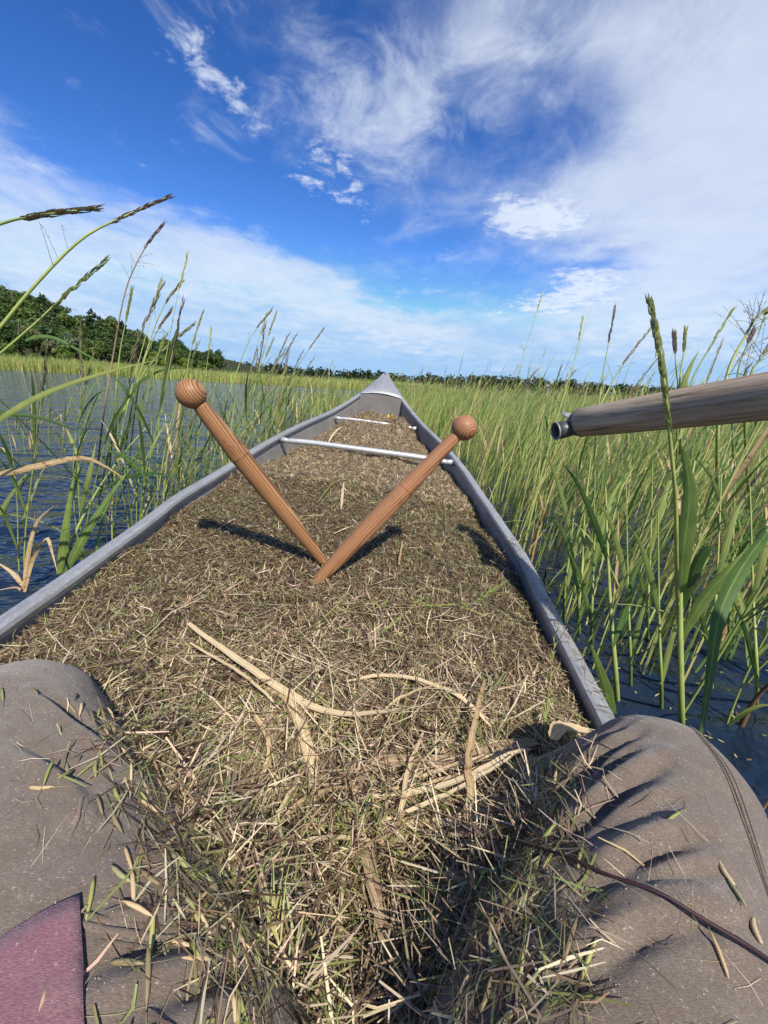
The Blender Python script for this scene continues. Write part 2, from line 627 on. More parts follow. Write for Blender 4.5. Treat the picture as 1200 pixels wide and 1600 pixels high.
def make_wood(name, light, dark, red, spacing, rot):
    k = Mat(name, 0.50, 0, 0.3)
    v = k.coords('Object', (1, 1, 0.06), rot)
    w = k.node('ShaderNodeTexWave')
    w.wave_type = 'BANDS'
    w.bands_direction = 'X'
    w.wave_profile = 'SAW'
    w.inputs['Scale'].default_value = spacing
    w.inputs['Distortion'].default_value = 2.2
    w.inputs['Detail'].default_value = 2
    w.inputs['Detail Scale'].default_value = 0.8
    k.l.new(v, w.inputs['Vector'])
    c = k.ramp(w.outputs[1], [(0.0, light), (0.35, light), (0.80, dark), (1.0, dark)])
    n = k.noise(k.coords('Object', (1, 1, 0.3)), 25, 4)
    c = k.mix(k.ramp(n, [(0.35, (0, 0, 0)), (0.7, (0.7, 0.7, 0.7))]), c, red)
    st = k.noise(k.coords('Object', (1, 1, 0.6)), 38, 5, 0.65)
    c = k.mix(k.ramp(st, [(0.56, (0, 0, 0)), (0.72, (0.55, 0.55, 0.55))]), c, tuple(x * 0.7 for x in dark))
    f = k.noise(k.coords('Object', (1, 1, 0.03)), 900, 2)
    c = k.mix(k.ramp(f, [(0.45, (0, 0, 0)), (0.7, (0.35, 0.35, 0.35))]), c, dark)
    k.color(c)
    k.bump(w.outputs[1], 0.10, 0.0010)
    return k.m


M['cedar_a'] = make_wood('turned_softwood', (0.40, 0.215, 0.096), (0.120, 0.052, 0.022), (0.28, 0.130, 0.056), 80, (0, 0, 2.0))
M['cedar_b'] = make_wood('turned_reddish_softwood', (0.41, 0.212, 0.102), (0.175, 0.076, 0.036), (0.31, 0.138, 0.064), 96, (0, 0, 2.5))


def make_grey_wood():
    k = Mat('weathered_wood', 0.82, 0, 0.15)
    v = k.coords('Object', (1, 1, 0.035))
    w = k.noise(v, 170, 8, 0.72, 0.5)
    n = k.noise(k.coords('Object', (1, 1, 0.25)), 14, 5, 0.6)
    c = k.ramp(w, [(0.34, (0.10, 0.066, 0.042)), (0.44, (0.33, 0.245, 0.165)), (0.54, (0.46, 0.365, 0.265)), (0.70, (0.58, 0.49, 0.38))])
    c = k.mix(k.ramp(n, [(0.46, (0, 0, 0)), (0.74, (0.7, 0.7, 0.7))]), c, (0.26, 0.18, 0.12))
    kn = k.noise(k.coords('Object', (1, 1, 0.5)), 16, 2, 0.5)
    c = k.mix(k.ramp(kn, [(0.68, (0, 0, 0)), (0.74, (1, 1, 1))]), c, (0.07, 0.035, 0.02))
    k.color(c)
    k.bump(w, 0.9, 0.004)
    return k.m


M['greywood'] = make_grey_wood()


def make_cloth(name, base, weave=1400.0, dusty=0.25):
    k = Mat(name, 0.85, 0, 0.2)
    v = k.coords('Object')
    n = k.noise(v, 9, 6, 0.65)
    c = k.mix(n, tuple(x * 0.84 for x in base), tuple(x * 1.16 for x in base))
    # rubbed-in dust in drifts, then specks
    d = k.noise(k.coords('Object', (1.0, 1.7, 1.0), (0.2, 0.1, 0.7)), 34, 9, 0.72, 0.5)
    c = k.mix(k.ramp(d, [(0.46, (0, 0, 0)), (0.72, (dusty * 1.6,) * 3)]), c, (0.31, 0.25, 0.195))
    s1 = k.noise(v, 420, 3, 0.6)
    c = k.mix(k.ramp(s1, [(0.62, (0, 0, 0)), (0.70, (dusty * 2.2,) * 3)]), c, (0.52, 0.46, 0.37))
    tw = k.noise(k.coords('Object', (1, 7, 1), (0.3, 0.2, 0.8)), 420, 2, 0.5)
    c = k.mix(k.ramp(tw, [(0.38, (0.6,) * 3), (0.58, (0, 0, 0))]), c, tuple(x * 0.45 for x in base))
    k.color(c)
    cr = k.noise(k.coords('Object', (1, 1.6, 1), (0, 0, 0.7)), 42, 6, 0.6, 0.6)
    ad = k.node('ShaderNodeMath', operation='MULTIPLY_ADD')
    k.l.new(tw, ad.inputs[0])
    ad.inputs[1].default_value = 0.26
    k.l.new(cr, ad.inputs[2])
    k.bump(ad.outputs[0], 0.5, 0.005)
    k.b.inputs['Sheen Weight'].default_value = 0.25
    k.b.inputs['Sheen Roughness'].default_value = 0.5
    return k.m


M['trousers'] = make_cloth('taupe_canvas', (0.152, 0.118, 0.091))
M['shirt'] = make_cloth('maroon_cotton', (0.215, 0.098, 0.122), 1800, 0.2)


def plain(name, c, rough=0.6, metal=0.0, nscale=30, var=0.25):
    k = Mat(name, rough, metal)
    n = k.noise(k.coords('Object'), nscale, 4)
    k.color(k.mix(n, tuple(x * (1 - var) for x in c), tuple(x * (1 + var) for x in c)))
    k.bump(n, 0.15, 0.002)
    return k.m


M['thread'] = plain('sewing_thread', (0.10, 0.082, 0.062), 0.8, 0, 90, 0.2)
M['skin'] = plain('skin', (0.48, 0.30, 0.22), 0.5, 0, 60, 0.08)
M['hair'] = plain('hair', (0.05, 0.03, 0.02), 0.5, 0, 120, 0.4)
M['larva'] = plain('larva_skin', (0.42, 0.33, 0.19), 0.45, 0, 300, 0.2)
M['cup_shade'] = plain('painted_cup_shade', (0.02, 0.019, 0.018), 0.8, 0, 200, 0.4)  # near-black colour painted as the shade inside the pole cup
M['bark'] = plain('bark', (0.10, 0.075, 0.055), 0.85, 0, 6, 0.4)
M['yellow'] = plain('yellow_petal', (0.62, 0.34, 0.03), 0.6, 0, 60, 0.3)


def make_chaff_base():
    k = Mat('packed_chaff', 0.85, 0, 0.15)
    v = k.coords('Object')
    n = k.noise(v, 160, 6, 0.7, 0.4)
    b = k.noise(v, 9, 4)
    c = k.ramp(n, [(0.32, (0.040, 0.025, 0.014)), (0.54, (0.150, 0.102, 0.058)), (0.76, (0.33, 0.25, 0.15))])
    c = k.mix(k.ramp(b, [(0.4, (0, 0, 0)), (0.7, (0.5, 0.5, 0.5))]), c, (0.12, 0.085, 0.05))
    k.color(c)
    k.bump(n, 1.0, 0.012)
    return k.m


M['chaff'] = make_chaff_base()


def make_water():
    k = Mat('lake_water', 0.04, 0, 0.5)
    k.color((0.010, 0.020, 0.040))
    k.b.inputs['IOR'].default_value = 1.333
    v = k.coords('Object', (0.62, 1.0, 1.0), (0, 0, R(18)))
    n1 = k.noise(v, 3.2, 3, 0.5, 0.5)
    n2 = k.noise(v, 11, 3, 0.55, 0.6)
    n3 = k.noise(k.coords('Object', (0.5, 1, 1), (0, 0, R(-10))), 1.1, 2, 0.5)
    a = k.node('ShaderNodeMath', operation='MULTIPLY_ADD')
    k.l.new(n2, a.inputs[0])
    a.inputs[1].default_value = 0.28
    k.l.new(n1, a.inputs[2])
    b = k.node('ShaderNodeMath', operation='MULTIPLY_ADD')
    k.l.new(n3, b.inputs[0])
    b.inputs[1].default_value = 1.2
    k.l.new(a.outputs[0], b.inputs[2])
    k.bump(b.outputs[0], 1.0, 0.085)
    return k.m


M['water'] = make_water()


def make_ground(name, a, b):
    k = Mat(name, 0.9, 0, 0.1)
    n = k.noise(k.coords('Object'), 0.25, 8, 0.7)
    k.color(k.mix(n, a, b))
    k.bump(n, 0.5, 0.2)
    return k.m


M['marsh'] = make_ground('marsh_ground', (0.06, 0.085, 0.025), (0.13, 0.14, 0.045))
M['forest_floor'] = make_ground('forest_floor', (0.02, 0.028, 0.010), (0.05, 0.055, 0.022))

# ------------------------------------------------------------------ setting: water, shores, hill
SHORE = 44.0
me = mesh_np('water', [(-900, -300, 0), (1200, -300, 0), (1200, 1500, 0), (-900, 1500, 0)], np.array([(0, 1, 2, 3)]))
tag(obj('water', me, M['water']), kind='structure')
gx = np.linspace(-900, 1200, 90)
gy = np.concatenate([[SHORE + 0.6, SHORE + 2.5], np.linspace(SHORE + 6, 1500, 60)])
GX, GY = np.meshgrid(gx, gy)
GZ = np.where(GY < SHORE + 1, -0.08, 0.10 + 0.2 * smoothstep(60, 500, GY))
nx, ny = len(gx), len(gy)
idx = np.arange(nx * ny).reshape(ny, nx)
quads = np.stack([idx[:-1, :-1], idx[:-1, 1:], idx[1:, 1:], idx[1:, :-1]], -1).reshape(-1, 4)
tag(obj('ground', mesh_np('ground', np.stack([GX, GY, GZ], -1).reshape(-1, 3), quads, smooth=True), M['marsh']), kind='structure')


def hill_z(x, y):
    """wooded hill on the left shore"""
    t = smoothstep(-58, -150, x)                     # rises to the left
    d = smoothstep(74, 135, y - 0.45 * (x + 110))
    return 0.1 + 15.0 * t * d


hx, hy = np.meshgrid(np.linspace(-330, -25, 60), np.linspace(64, 330, 50))
hz = hill_z(hx, hy)
idx = np.arange(hx.size).reshape(hx.shape)
quads = np.stack([idx[:-1, :-1], idx[:-1, 1:], idx[1:, 1:], idx[1:, :-1]], -1).reshape(-1, 4)
tag(obj('hill', mesh_np('hill', np.stack([hx, hy, hz], -1).reshape(-1, 3), quads, smooth=True), M['forest_floor']), kind='structure')

# ------------------------------------------------------------------ trees


def leaf_cloud(n, lobes, size, colour, jitter, r):
    """n leaf-clump quads spread through the lobes of a crown; returns verts, faces, colours"""
    vol = np.array([l[3] * l[4] * l[5] for l in lobes]) ** 0.75
    k = r.choice(len(lobes), n, p=vol / vol.sum())
    L = np.array(lobes)[k]
    d = r.normal(size=(n, 3))
    d /= np.linalg.norm(d, axis=1)[:, None]
    rad = 1 - np.abs(r.normal(size=n)) * 0.22
    rad = np.clip(rad + 0.16 * vnoise(d * 1.0 + k[:, None] * 3.1, 3.0), 0.15, 1.25)
    c = L[:, :3] + d * L[:, 3:6] * rad[:, None]
    nn = d + r.normal(size=(n, 3)) * 0.65
    nn /= np.linalg.norm(nn, axis=1)[:, None]
    a = np.cross(nn, r.normal(size=(n, 3)))
    a /= np.linalg.norm(a, axis=1)[:, None]
    b = np.cross(nn, a)
    s = size * r.uniform(0.55, 1.35, n)[:, None]
    asp = r.uniform(0.55, 1.0, n)[:, None]
    V = np.stack([c - a * s - b * s * asp * 0.4, c + a * s * 0.2 - b * s * asp, c + a * s + b * s * asp * 0.3, c - a * s * 0.1 + b * s * asp], 1)
    F = np.arange(n * 4).reshape(n, 4)
    lobe_c = r.normal(size=(len(lobes), 1)) * 0.13
    cc = np.array(colour)[None] * (1 + lobe_c[k] + jitter * r.normal(size=(n, 1)))
    cc = np.clip(cc * (1 + r.normal(size=(n, 3)) * 0.06), 0.004, 1)
    return V.reshape(-1, 3), F, np.repeat(cc, 4, axis=0)


def tree_meshes(kind, seed):
    r = np.random.default_rng(seed)
    H = {'oak': 10.5, 'bushy': 6.5, 'pine': 12.5, 'shrub': 3.6, 'silver': 8.5}[kind]
    base = {'oak': (0.062, 0.100, 0.028), 'bushy': (0.100, 0.150, 0.034), 'pine': (0.034, 0.060, 0.024),
            'shrub': (0.120, 0.165, 0.040), 'silver': (0.115, 0.135, 0.075)}[kind]
    t = MB()
    lobes = []
    if kind == 'pine':
        t.tube([(0, 0, -0.5), (0.1, 0, H * 0.5), (0.15, 0.05, H * 0.97)], [0.20, 0.14, 0.04], 6)
        for i in range(16):
            z = H * (0.36 + 0.62 * i / 15)
            w = (1 - i / 15) ** 0.7 * 2.1 + 0.45
            for q in range(3):
                a = r.uniform(0, 6.28)
                d = w * r.uniform(0.35, 0.8)
                p = (math.cos(a) * d, math.sin(a) * d, z + r.uniform(-0.25, 0.25))
                lobes.append((*p, w * 0.5, w * 0.5, 0.42))
                t.tube([(0.1, 0, z - 0.2), p], [0.05, 0.02], 4)
    else:
        sq = {'oak': 1.0, 'bushy': 1.1, 'shrub': 1.35, 'silver': 0.9}[kind]
        cr = H * 0.34 * sq
        zc = H * (0.62 if kind != 'shrub' else 0.5)
        t.tube([(0, 0, -0.5), (r.uniform(-.2, .2), r.uniform(-.2, .2), H * 0.3), (r.uniform(-.3, .3), 0, H * 0.62)],
               [H * 0.022, H * 0.017, H * 0.008], 7)
        for i in range(22):
            a, e = r.uniform(0, 6.28), r.uniform(-0.6, 1.25)
            d = cr * r.uniform(0.45, 0.86)
            p = np.array((math.cos(a) * math.cos(e) * d, math.sin(a) * math.cos(e) * d, zc + math.sin(e) * d * 1.15))
            w = cr * r.uniform(0.26, 0.46)
            lobes.append((*p, w, w, w * 0.78))
            if i < 12:
                t.tube([(0, 0, H * r.uniform(0.25, 0.5)), tuple(p * [0.5, 0.5, 0.93]), tuple(p)], [H * 0.010, H * 0.006, 0.02], 5)
        lobes.append((0, 0, zc, cr * 0.6, cr * 0.6, cr * 0.6))
    n = {'oak': 3000, 'bushy': 2400, 'pine': 2600, 'shrub': 1500, 'silver': 2600}[kind]
    V, F, C = leaf_cloud(n, lobes, {'shrub': 0.17}.get(kind, 0.26), base, 0.22, r)
    return t.mesh('trunk'), mesh_np('crown', V, F, C)


TREES = {k: [tree_meshes(k, s + 10 * i) for i in range(nv)] for s, (k, nv) in
         enumerate((('oak', 4), ('bushy', 3), ('pine', 2), ('shrub', 3), ('silver', 2)))}
TREE_LABEL = {
    'oak': ('dark green broadleaf tree on the wooded hill', 'broadleaf trees on the hill'),
    'bushy': ('lighter green bushy tree at the foot of the wooded hill', 'bushy trees at the foot of the hill'),
    'pine': ('dark pine with layered boughs on the wooded hill', 'pines on the hill'),
    'shrub': ('yellow-green shrub at the foot of the wooded hill', 'shrubs along the far bank'),
    'silver': ('silvery green broadleaf tree halfway up the wooded hill', 'silvery trees on the hill'),
}
TREE_NAME = {'oak': 'broadleaf_tree', 'bushy': 'bushy_tree', 'pine': 'pine_tree', 'shrub': 'shrub', 'silver': 'broadleaf_tree'}


def plant_tree(kind, x, y, s, label=None):
    tm, cm = random.choice(TREES[kind])
    r = empty(TREE_NAME[kind], (x, y, float(hill_z(x, y)) - 0.1), random.uniform(0, 6.28))
    r.scale = (s, s, s * random.uniform(0.92, 1.08))
    obj('trunk', tm, M['bark'], r)
    obj('crown', cm, M['foliage'], r)
    lb, gr = TREE_LABEL[kind]
    pos = 'at its left end' if x / y < -0.86 else 'left of the dark stalk' if x / y < -0.70 else 'at its low right end' if x / y > -0.52 else 'around its middle'
    tag(r, label or (lb + ' ' + pos), 'shrub' if kind == 'shrub' else 'tree', gr)
    return r


tr = random.Random(21)
rows = []
for row in range(9):                                   # rows climb the hill away from the shore
    off = 2 + row * 7.5
    x = -128.0 - row * 3
    while x < -36:
        y = 74 + 0.45 * (x + 110) + off + tr.uniform(-2.5, 2.5)
        if row == 0:
            kind = tr.choice(['shrub', 'shrub', 'bushy', 'bushy'])
        elif row == 1:
            kind = tr.choice(['bushy', 'bushy', 'silver', 'oak'])
        else:
            kind = tr.choice(['oak', 'oak', 'oak', 'silver', 'oak', 'pine' if row > 5 else 'oak'])
        a = x / y
        edge = -1.02 + 0.0
        if edge < a < -0.415 - (0.0 if row < 4 else 0.02 * (row - 3)):
            s = tr.uniform(0.8, 1.2) * (0.70 + 0.30 * float(smoothstep(-40, -95, np.array(x))))
            rows.append((kind, x, y, s))
        x += {'shrub': 4.2, 'bushy': 5.0, 'pine': 4.5}.get(kind, 5.6) * tr.uniform(0.8, 1.25)
for kind, x, y, s in rows:
    plant_tree(kind, x, y, s)
# the three crowns that stand above the ridge
for x, y, s, k, lb in ((-98, 118, 1.15, 'pine', 'rounded dark pine, first of three crowns standing above the ridge from the left'),
                       (-88, 122, 1.2, 'pine', 'dark pine in the middle of three crowns standing above the ridge'),
                       (-79, 121, 1.1, 'pine', 'rightmost of three dark crowns standing above the ridge')):
    plant_tree(k, x, y, s, lb)
plant_tree('pine', -56.0, 122, 0.50, 'small lone pine at the low right end of the wooded hill')

# far wood along the horizon: one mass
r = np.random.default_rng(5)
lob = []
for i in range(900):
    x = r.uniform(-520, 900)
    y = 560 + r.uniform(0, 90)
    h = 19.0 + 4.0 * vnoise(np.array([x, 0, 0]), 0.012) + r.normal() * 1.6
    lob.append((x, y, h * 0.55, 5.5, 5.5, h * 0.55))
V, F, C = leaf_cloud(40000, lob, 1.9, (0.040, 0.062, 0.030), 0.25, r)
tag(obj('far_wood', mesh_np('far_wood', V, F, C), M['foliage']),
    'dark line of woods along the horizon behind the rice beds', 'woods', kind='stuff')

# ------------------------------------------------------------------ canoe
C_O = np.array([-0.051, 3.309, 0.711])
C_R = np.array([0.9971832, -0.00693199, -0.07468348])      # to starboard
C_F = np.array([0.01498255, 0.99406167, 0.10778184])       # towards the bow
C_U = np.array([0.07349285, -0.10859719, 0.99136545])
C_LEN = 5.2


def gun(s):
    """half-beam and height of the gunwale s metres aft of the bow (canoe frame)"""
    s = np.asarray(s, float)
    t = np.clip(np.abs(2.6 - s) / 2.6, 0, 1)
    w = 0.449 * (1 - t ** 2.249)
    z = -0.187 * (1 - np.clip(1 - s / 1.083, 0, 1) ** 2)
    z = z + 0.095 * np.clip(s - 3.0, 0, None) + 0.16 * np.clip(1 - (C_LEN - s) / 1.1, 0, 1) ** 2
    return w, z


def c_pt(s, x, z):
    s, x, z = np.asarray(s, float), np.asarray(x, float), np.asarray(z, float)
    return C_O + x[..., None] * C_R - s[..., None] * C_F + z[..., None] * C_U


def c_inv(p):
    d = np.asarray(p, float) - C_O
    return -(d @ C_F), d @ C_R, d @ C_U


def side_dent(s, side):
    """small knocks in the gunwale"""
    g = lambda c, w: np.exp(-((s - c) / w) ** 2)
    if side > 0:
        return 0.009 * g(2.44, 0.13) - 0.004 * g(2.0, 0.14)
    return 0.008 * g(2.36, 0.10) - 0.005 * g(2.06, 0.12) + 0.008 * g(2.9, 0.12)


canoe = empty('canoe', (float(C_O[0]), 0.9, 0.0))
tag(canoe, 'worn grey aluminium canoe heaped with harvested wild rice, bow pointing ahead', 'canoe')


def cobj(name, me, m, parent=None):
    """mesh given in world coordinates, parented to the canoe"""
    o = obj(name, me, m, parent or canoe)
    o.location = (-canoe.location[0], -canoe.location[1], 0) if parent is None else (0, 0, 0)
    return o


ss = np.concatenate([np.linspace(0.0, 0.5, 14), np.linspace(0.56, 4.7, 70), np.linspace(4.75, C_LEN, 12)])
tt = np.linspace(0, 1, 15)
hv = []
for s in ss:
    w, zg = gun(s)
    end = min(s, C_LEN - s)
    dep = (0.36 + (zg + 0.187) * (1 if s < 2.6 else 0.6)) * (0.30 + 0.70 * min(1, end / 0.42) ** 0.55)
    ring = []
    for sd in (-1, 1):
        th = (1 - tt if sd < 0 else tt) * math.pi / 2      # 0 at the gunwale, pi/2 at the keel
        th = th if sd > 0 else th
        q = []
        for a in th:
            xx = (w + side_dent(s, sd) * math.cos(a)) * (max(0.0, math.cos(a)) ** 0.42)
            zz = zg - 0.008 - dep * (max(0.0, math.sin(a)) ** 1.05)
            q.append((sd * xx, zz))
        if sd > 0:
            q = q[::-1]
        ring.append(q)
    left = ring[0][::-1]          # gunwale -> keel on the left
    right = ring[1]               # keel -> gunwale on the right
    prof = left + right[1:]
    hv.append([c_pt(s, x, z) for x, z in prof])
hv = np.array(hv)
ns, npf = hv.shape[:2]
idx = np.arange(ns * npf).reshape(ns, npf)
quads = np.stack([idx[:-1, :-1], idx[:-1, 1:], idx[1:, 1:], idx[1:, :-1]], -1).reshape(-1, 4)
hull = cobj('hull', mesh_np('hull', hv.reshape(-1, 3), quads, smooth=True), M['alu_in'])
so = hull.modifiers.new('wall', 'SOLIDIFY')
so.thickness = 0.003
so.offset = 0

# gunwale extrusions: flat top with a lip, swept along each side
GP = [(-0.009, -0.015), (-0.0115, -0.004), (-0.009, 0.003), (-0.002, 0.0048), (0.0155, 0.0020), (0.0168, 0.0002), (0.0205, -0.002), (0.0215, -0.009), (0.0195, -0.018), (0.003, -0.017)]
for sd in (-1, 1):
    g = MB()
    st = np.concatenate([np.linspace(0.02, 0.5, 12), np.linspace(0.55, 4.7, 90), np.linspace(4.75, C_LEN - 0.02, 10)])
    vs = []
    for s in st:
        w, zg = gun(s)
        w = max(float(w), 0.012) + float(side_dent(s, sd))
        k = 1.0 + 0.03 * float(vnoise(np.array([s, sd, 0.0]), 6.0))
        wob = 0.0008 * float(vnoise(np.array([s, sd * 3, 2.0]), 4.0))
        for px, pz in GP:
            vs.append(c_pt(s, sd * (w + px * k), zg + pz + wob))
    n = len(GP)
    fs = []
    for i in range(len(st) - 1):
        for j in range(n):
            j2 = (j + 1) % n
            f = (i * n + j, i * n + j2, (i + 1) * n + j2, (i + 1) * n + j)
            fs.append(f if sd > 0 else f[::-1])
    fs.append(tuple(range(n)))
    fs.append(tuple(range((len(st) - 1) * n, len(st) * n)))
    g.add(vs, fs)
    o = cobj('gunwale', g.mesh('gunwale'), M['alu'])
    o['label'] = 'scuffed flat aluminium rail on the %s side' % ('right' if sd > 0 else 'left')
    bv = o.modifiers.new('edge', 'BEVEL')
    bv.width = 0.0015
    bv.segments = 2
    bv.limit_method = 'ANGLE'
    bv.angle_limit = R(25)


def deck_plate(s0, s1, m):
    """crowned deck between the gunwales at one end"""
    n1, n2 = 14, 11
    vs = []
    for s in np.linspace(s0, s1, n1):
        w, zg = gun(s)
        for u_ in np.linspace(-1, 1, n2):
            vs.append(c_pt(s, u_ * (float(w) + 0.019), zg + 0.0075 + 0.022 * (1 - u_ * u_) * min(1, float(w) / 0.1) - 0.012 * abs(u_) ** 8))
    idx = np.arange(n1 * n2).reshape(n1, n2)
    q = np.stack([idx[:-1, :-1], idx[:-1, 1:], idx[1:, 1:], idx[1:, :-1]], -1).reshape(-1, 4)
    o = cobj('deck_plate', mesh_np('deck_plate', vs, q, smooth=True), m)
    sm = o.modifiers.new('sheet', 'SOLIDIFY')
    sm.thickness = 0.003
    return o


dk = deck_plate(0.005, 0.435, M['alu'])
deck_plate(C_LEN - 0.005, C_LEN - 0.43, M['alu'])
# rolled bright edge of the bow deck
w, zg = gun(0.445)
b = MB()
b.tube([c_pt(0.445, u_ * (float(w) - 0.004), zg + 0.006 + 0.020 * (1 - u_ * u_)) for u_ in np.linspace(-1, 1, 9)], 0.0075, 8)
cobj('deck_edge', b.mesh('deck_edge', True), M['alu_bright'])
# bow cap over the stem
b = MB()
b.tube([c_pt(-0.010, 0, -0.02), c_pt(-0.008, 0, 0.0), c_pt(0.012, 0, 0.008), c_pt(0.05, 0, 0.008)], [0.007, 0.008, 0.009, 0.006], 8)
cobj('bow_cap', b.mesh('bow_cap', True), M['alu'])
# flotation bulkhead under the deck
w, zg = gun(0.47)
vs = []
for u_ in np.linspace(-1, 1, 9):
    for k, zz in enumerate((0.004 + 0.018 * (1 - u_ * u_), -0.10, -0.22)):
        vs.append(c_pt(0.455 + 0.012 * k, u_ * float(w) * (0.985, 0.97, 0.86)[k], zg + zz))
q = []
for i in range(8):
    for k in range(2):
        q.append((i * 3 + k, (i + 1) * 3 + k, (i + 1) * 3 + k + 1, i * 3 + k + 1))
cobj('bulkhead', mesh_np('bulkhead', vs, np.array(q)), M['alu_dark'])


def thwart(s, dz, rad, flat):
    w, zg = gun(s)
    w = float(w) + 0.0 - 0.002
    b = MB()
    us = np.linspace(-1, 1, 17)
    pts, rr = [], []
    for u_ in us:
        pts.append(c_pt(s, u_ * w, zg + dz - 0.010 * abs(u_) ** 6))
        rr.append(rad * (1 - 0.25 * abs(u_) ** 8))
    b.tube(pts, rr, 12, True, None, 1.0)
    o = cobj('thwart', b.mesh('thwart', True), M['alu_bright'])
    for sd in (-1, 1):                 # flat bracket riveted under the gunwale
        k = MB()
        k.tube([c_pt(s, sd * (w - 0.045), zg + dz - 0.006), c_pt(s, sd * (w - 0.004), zg + dz - 0.004)], [0.010, 0.014], 8)
        cobj('bracket', k.mesh('bracket', True), M['alu_bright'], o)
    return o


thwart(1.61, -0.012, 0.0125, 1)
t2 = thwart(0.86, -0.045, 0.009, 1)
t2['label'] = 'thin bar near the bow half buried in rice'
# rear seat under the paddler
b = MB()
m_seat = Matrix(((C_R[0], C_F[0], C_U[0]), (C_R[1], C_F[1], C_U[1]), (C_R[2], C_F[2], C_U[2])))
b.box(c_pt(3.46, 0, -0.225), (0.80, 0.30, 0.028), m_seat)
cobj('seat', b.mesh('seat'), M['alu_in'])
# low rivets along both rails
riv = MB()
riv.tube([(0, 0, -0.001), (0, 0, 0.0004), (0, 0, 0.0011)], [0.0036, 0.0034, 0.0018], 8)
rivm = riv.mesh('rivet', True)
rivq = Matrix(((C_R[0], C_F[0], C_U[0]), (C_R[1], C_F[1], C_U[1]), (C_R[2], C_F[2], C_U[2]))).to_quaternion()
for sd in (-1, 1):
    for s in np.arange(0.60, 2.95, 0.145):
        w, zg = gun(s)
        o = cobj('rivet', rivm, M['alu_in'])
        p = c_pt(s, sd * (float(w) + float(side_dent(s, sd)) + 0.006), zg + 0.0042)
        o.location = (p[0] - canoe.location[0], p[1] - canoe.location[1], p[2])
        o.rotation_mode = 'QUATERNION'
        o.rotation_quaternion = rivq

# ------------------------------------------------------------------ the heap of rice
_ps = [0.45, 0.70, 0.86, 1.1, 1.6, 2.0, 2.4, 2.9, 3.2, 3.8]
_pc = [0.105, 0.062, 0.048, 0.045, 0.045, 0.020, -0.002, -0.004, 0.030, 0.075]
_pl = [0.150, 0.125, 0.115, 0.120, 0.110, 0.050, 0.030, 0.026, 0.04, 0.08]
_pr = [0.150, 0.125, 0.110, 0.105, 0.090, 0.066, 0.048, 0.032, 0.04, 0.08]


def pile_depth(s, u_):
    dc = np.interp(s, _ps, _pc)
    de = np.where(u_ < 0, np.interp(s, _ps, _pl), np.interp(s, _ps, _pr))
    return dc + (de - dc) * np.abs(u_) ** 2.3


def thigh_bank(x, y):
    """rice heaped up against the inner sides of the thighs"""
    z = 0.0
    for (ax, ay), (bx, by), hgt in (((-0.01, -0.02), (-0.358, 0.282), 0.088), ((0.05, -0.03), (0.283, 0.270), 0.088)):
        dx_, dy_ = bx - ax, by - ay
        t = np.clip(((x - ax) * dx_ + (y - ay) * dy_) / (dx_ * dx_ + dy_ * dy_), 0, 1.0)
        d = np.hypot(x - ax - t * dx_, y - ay - t * dy_)
        z = np.maximum(z, hgt * np.exp(-(np.clip(d - 0.085, 0, None) / 0.055) ** 2) * (1 - 0.6 * smoothstep(0.75, 1.0, t)))
    return z


def pile_xyz(s, u_, lump=True):
    s, u_ = np.asarray(s, float), np.asarray(u_, float)
    w, zg = gun(s)
    x = u_ * (w - 0.004)
    z = zg - pile_depth(s, u_)
    p = c_pt(s, x, z)
    if lump:
        q = p * [1, 1, 0]
        z = z + 0.013 * vnoise(q, 7) + 0.011 * vnoise(q, 17) + 0.007 * vnoise(q, 40) * (1 - np.abs(u_) ** 6)
        # the hollow between the legs, and the dip behind the thin bar
        hx_, hy_ = p[..., 0], p[..., 1]
        near = smoothstep(0.48, 0.28, hy_)
        hol = 0.035 * np.exp(-((hx_ - 0.0) / 0.055) ** 2 - ((hy_ - 0.10) / 0.09) ** 2)
        hol2 = 0.03 * smoothstep(0.10, -0.05, hy_)
        dip = 0.05 * np.exp(-((hx_ - 0.075) / 0.06) ** 2 - ((hy_ - 2.30) / 0.07) ** 2)
        notch = 0.035 * np.exp(-((hx_ - 0.27) / 0.03) ** 2 - ((hy_ - 0.92) / 0.035) ** 2)
        z = z + thigh_bank(hx_, hy_) - hol - hol2 - dip - notch + 0.055 * np.exp(-((u_ - 0.62) / 0.25) ** 2 - ((s - 0.84) / 0.12) ** 2)
        p = c_pt(s, x, z)
    return p


def pile_z(x, y):
    """height of the heap under a world point"""
    z = 0.2
    for _ in range(4):
        s, xc, _u = c_inv((x, y, z))
        w, _g = gun(s)
        p = pile_xyz(s, np.clip(xc / max(float(w), 0.02), -0.98, 0.98))
        z = float(p[2])
    return z


gs = np.concatenate([np.linspace(0.455, 2.3, 150), np.linspace(2.31, 3.62, 170)])
gu = np.linspace(-1, 1, 120)
S_, U_ = np.meshgrid(gs, gu, indexing='ij')
P = pile_xyz(S_, U_)
idx = np.arange(S_.size).reshape(S_.shape)
quads = np.stack([idx[:-1, :-1], idx[:-1, 1:], idx[1:, 1:], idx[1:, :-1]], -1).reshape(-1, 4)
heap = empty('rice_heap', (0, 0, 0))
tag(heap, 'brown heap of harvested wild rice and chaff filling the canoe', 'rice', kind='stuff')
pm = mesh_np('packed_rice', P.reshape(-1, 3), quads, smooth=True)
pk = obj('packed_rice', pm, M['chaff'], heap)
pk['kind'] = 'stuff'


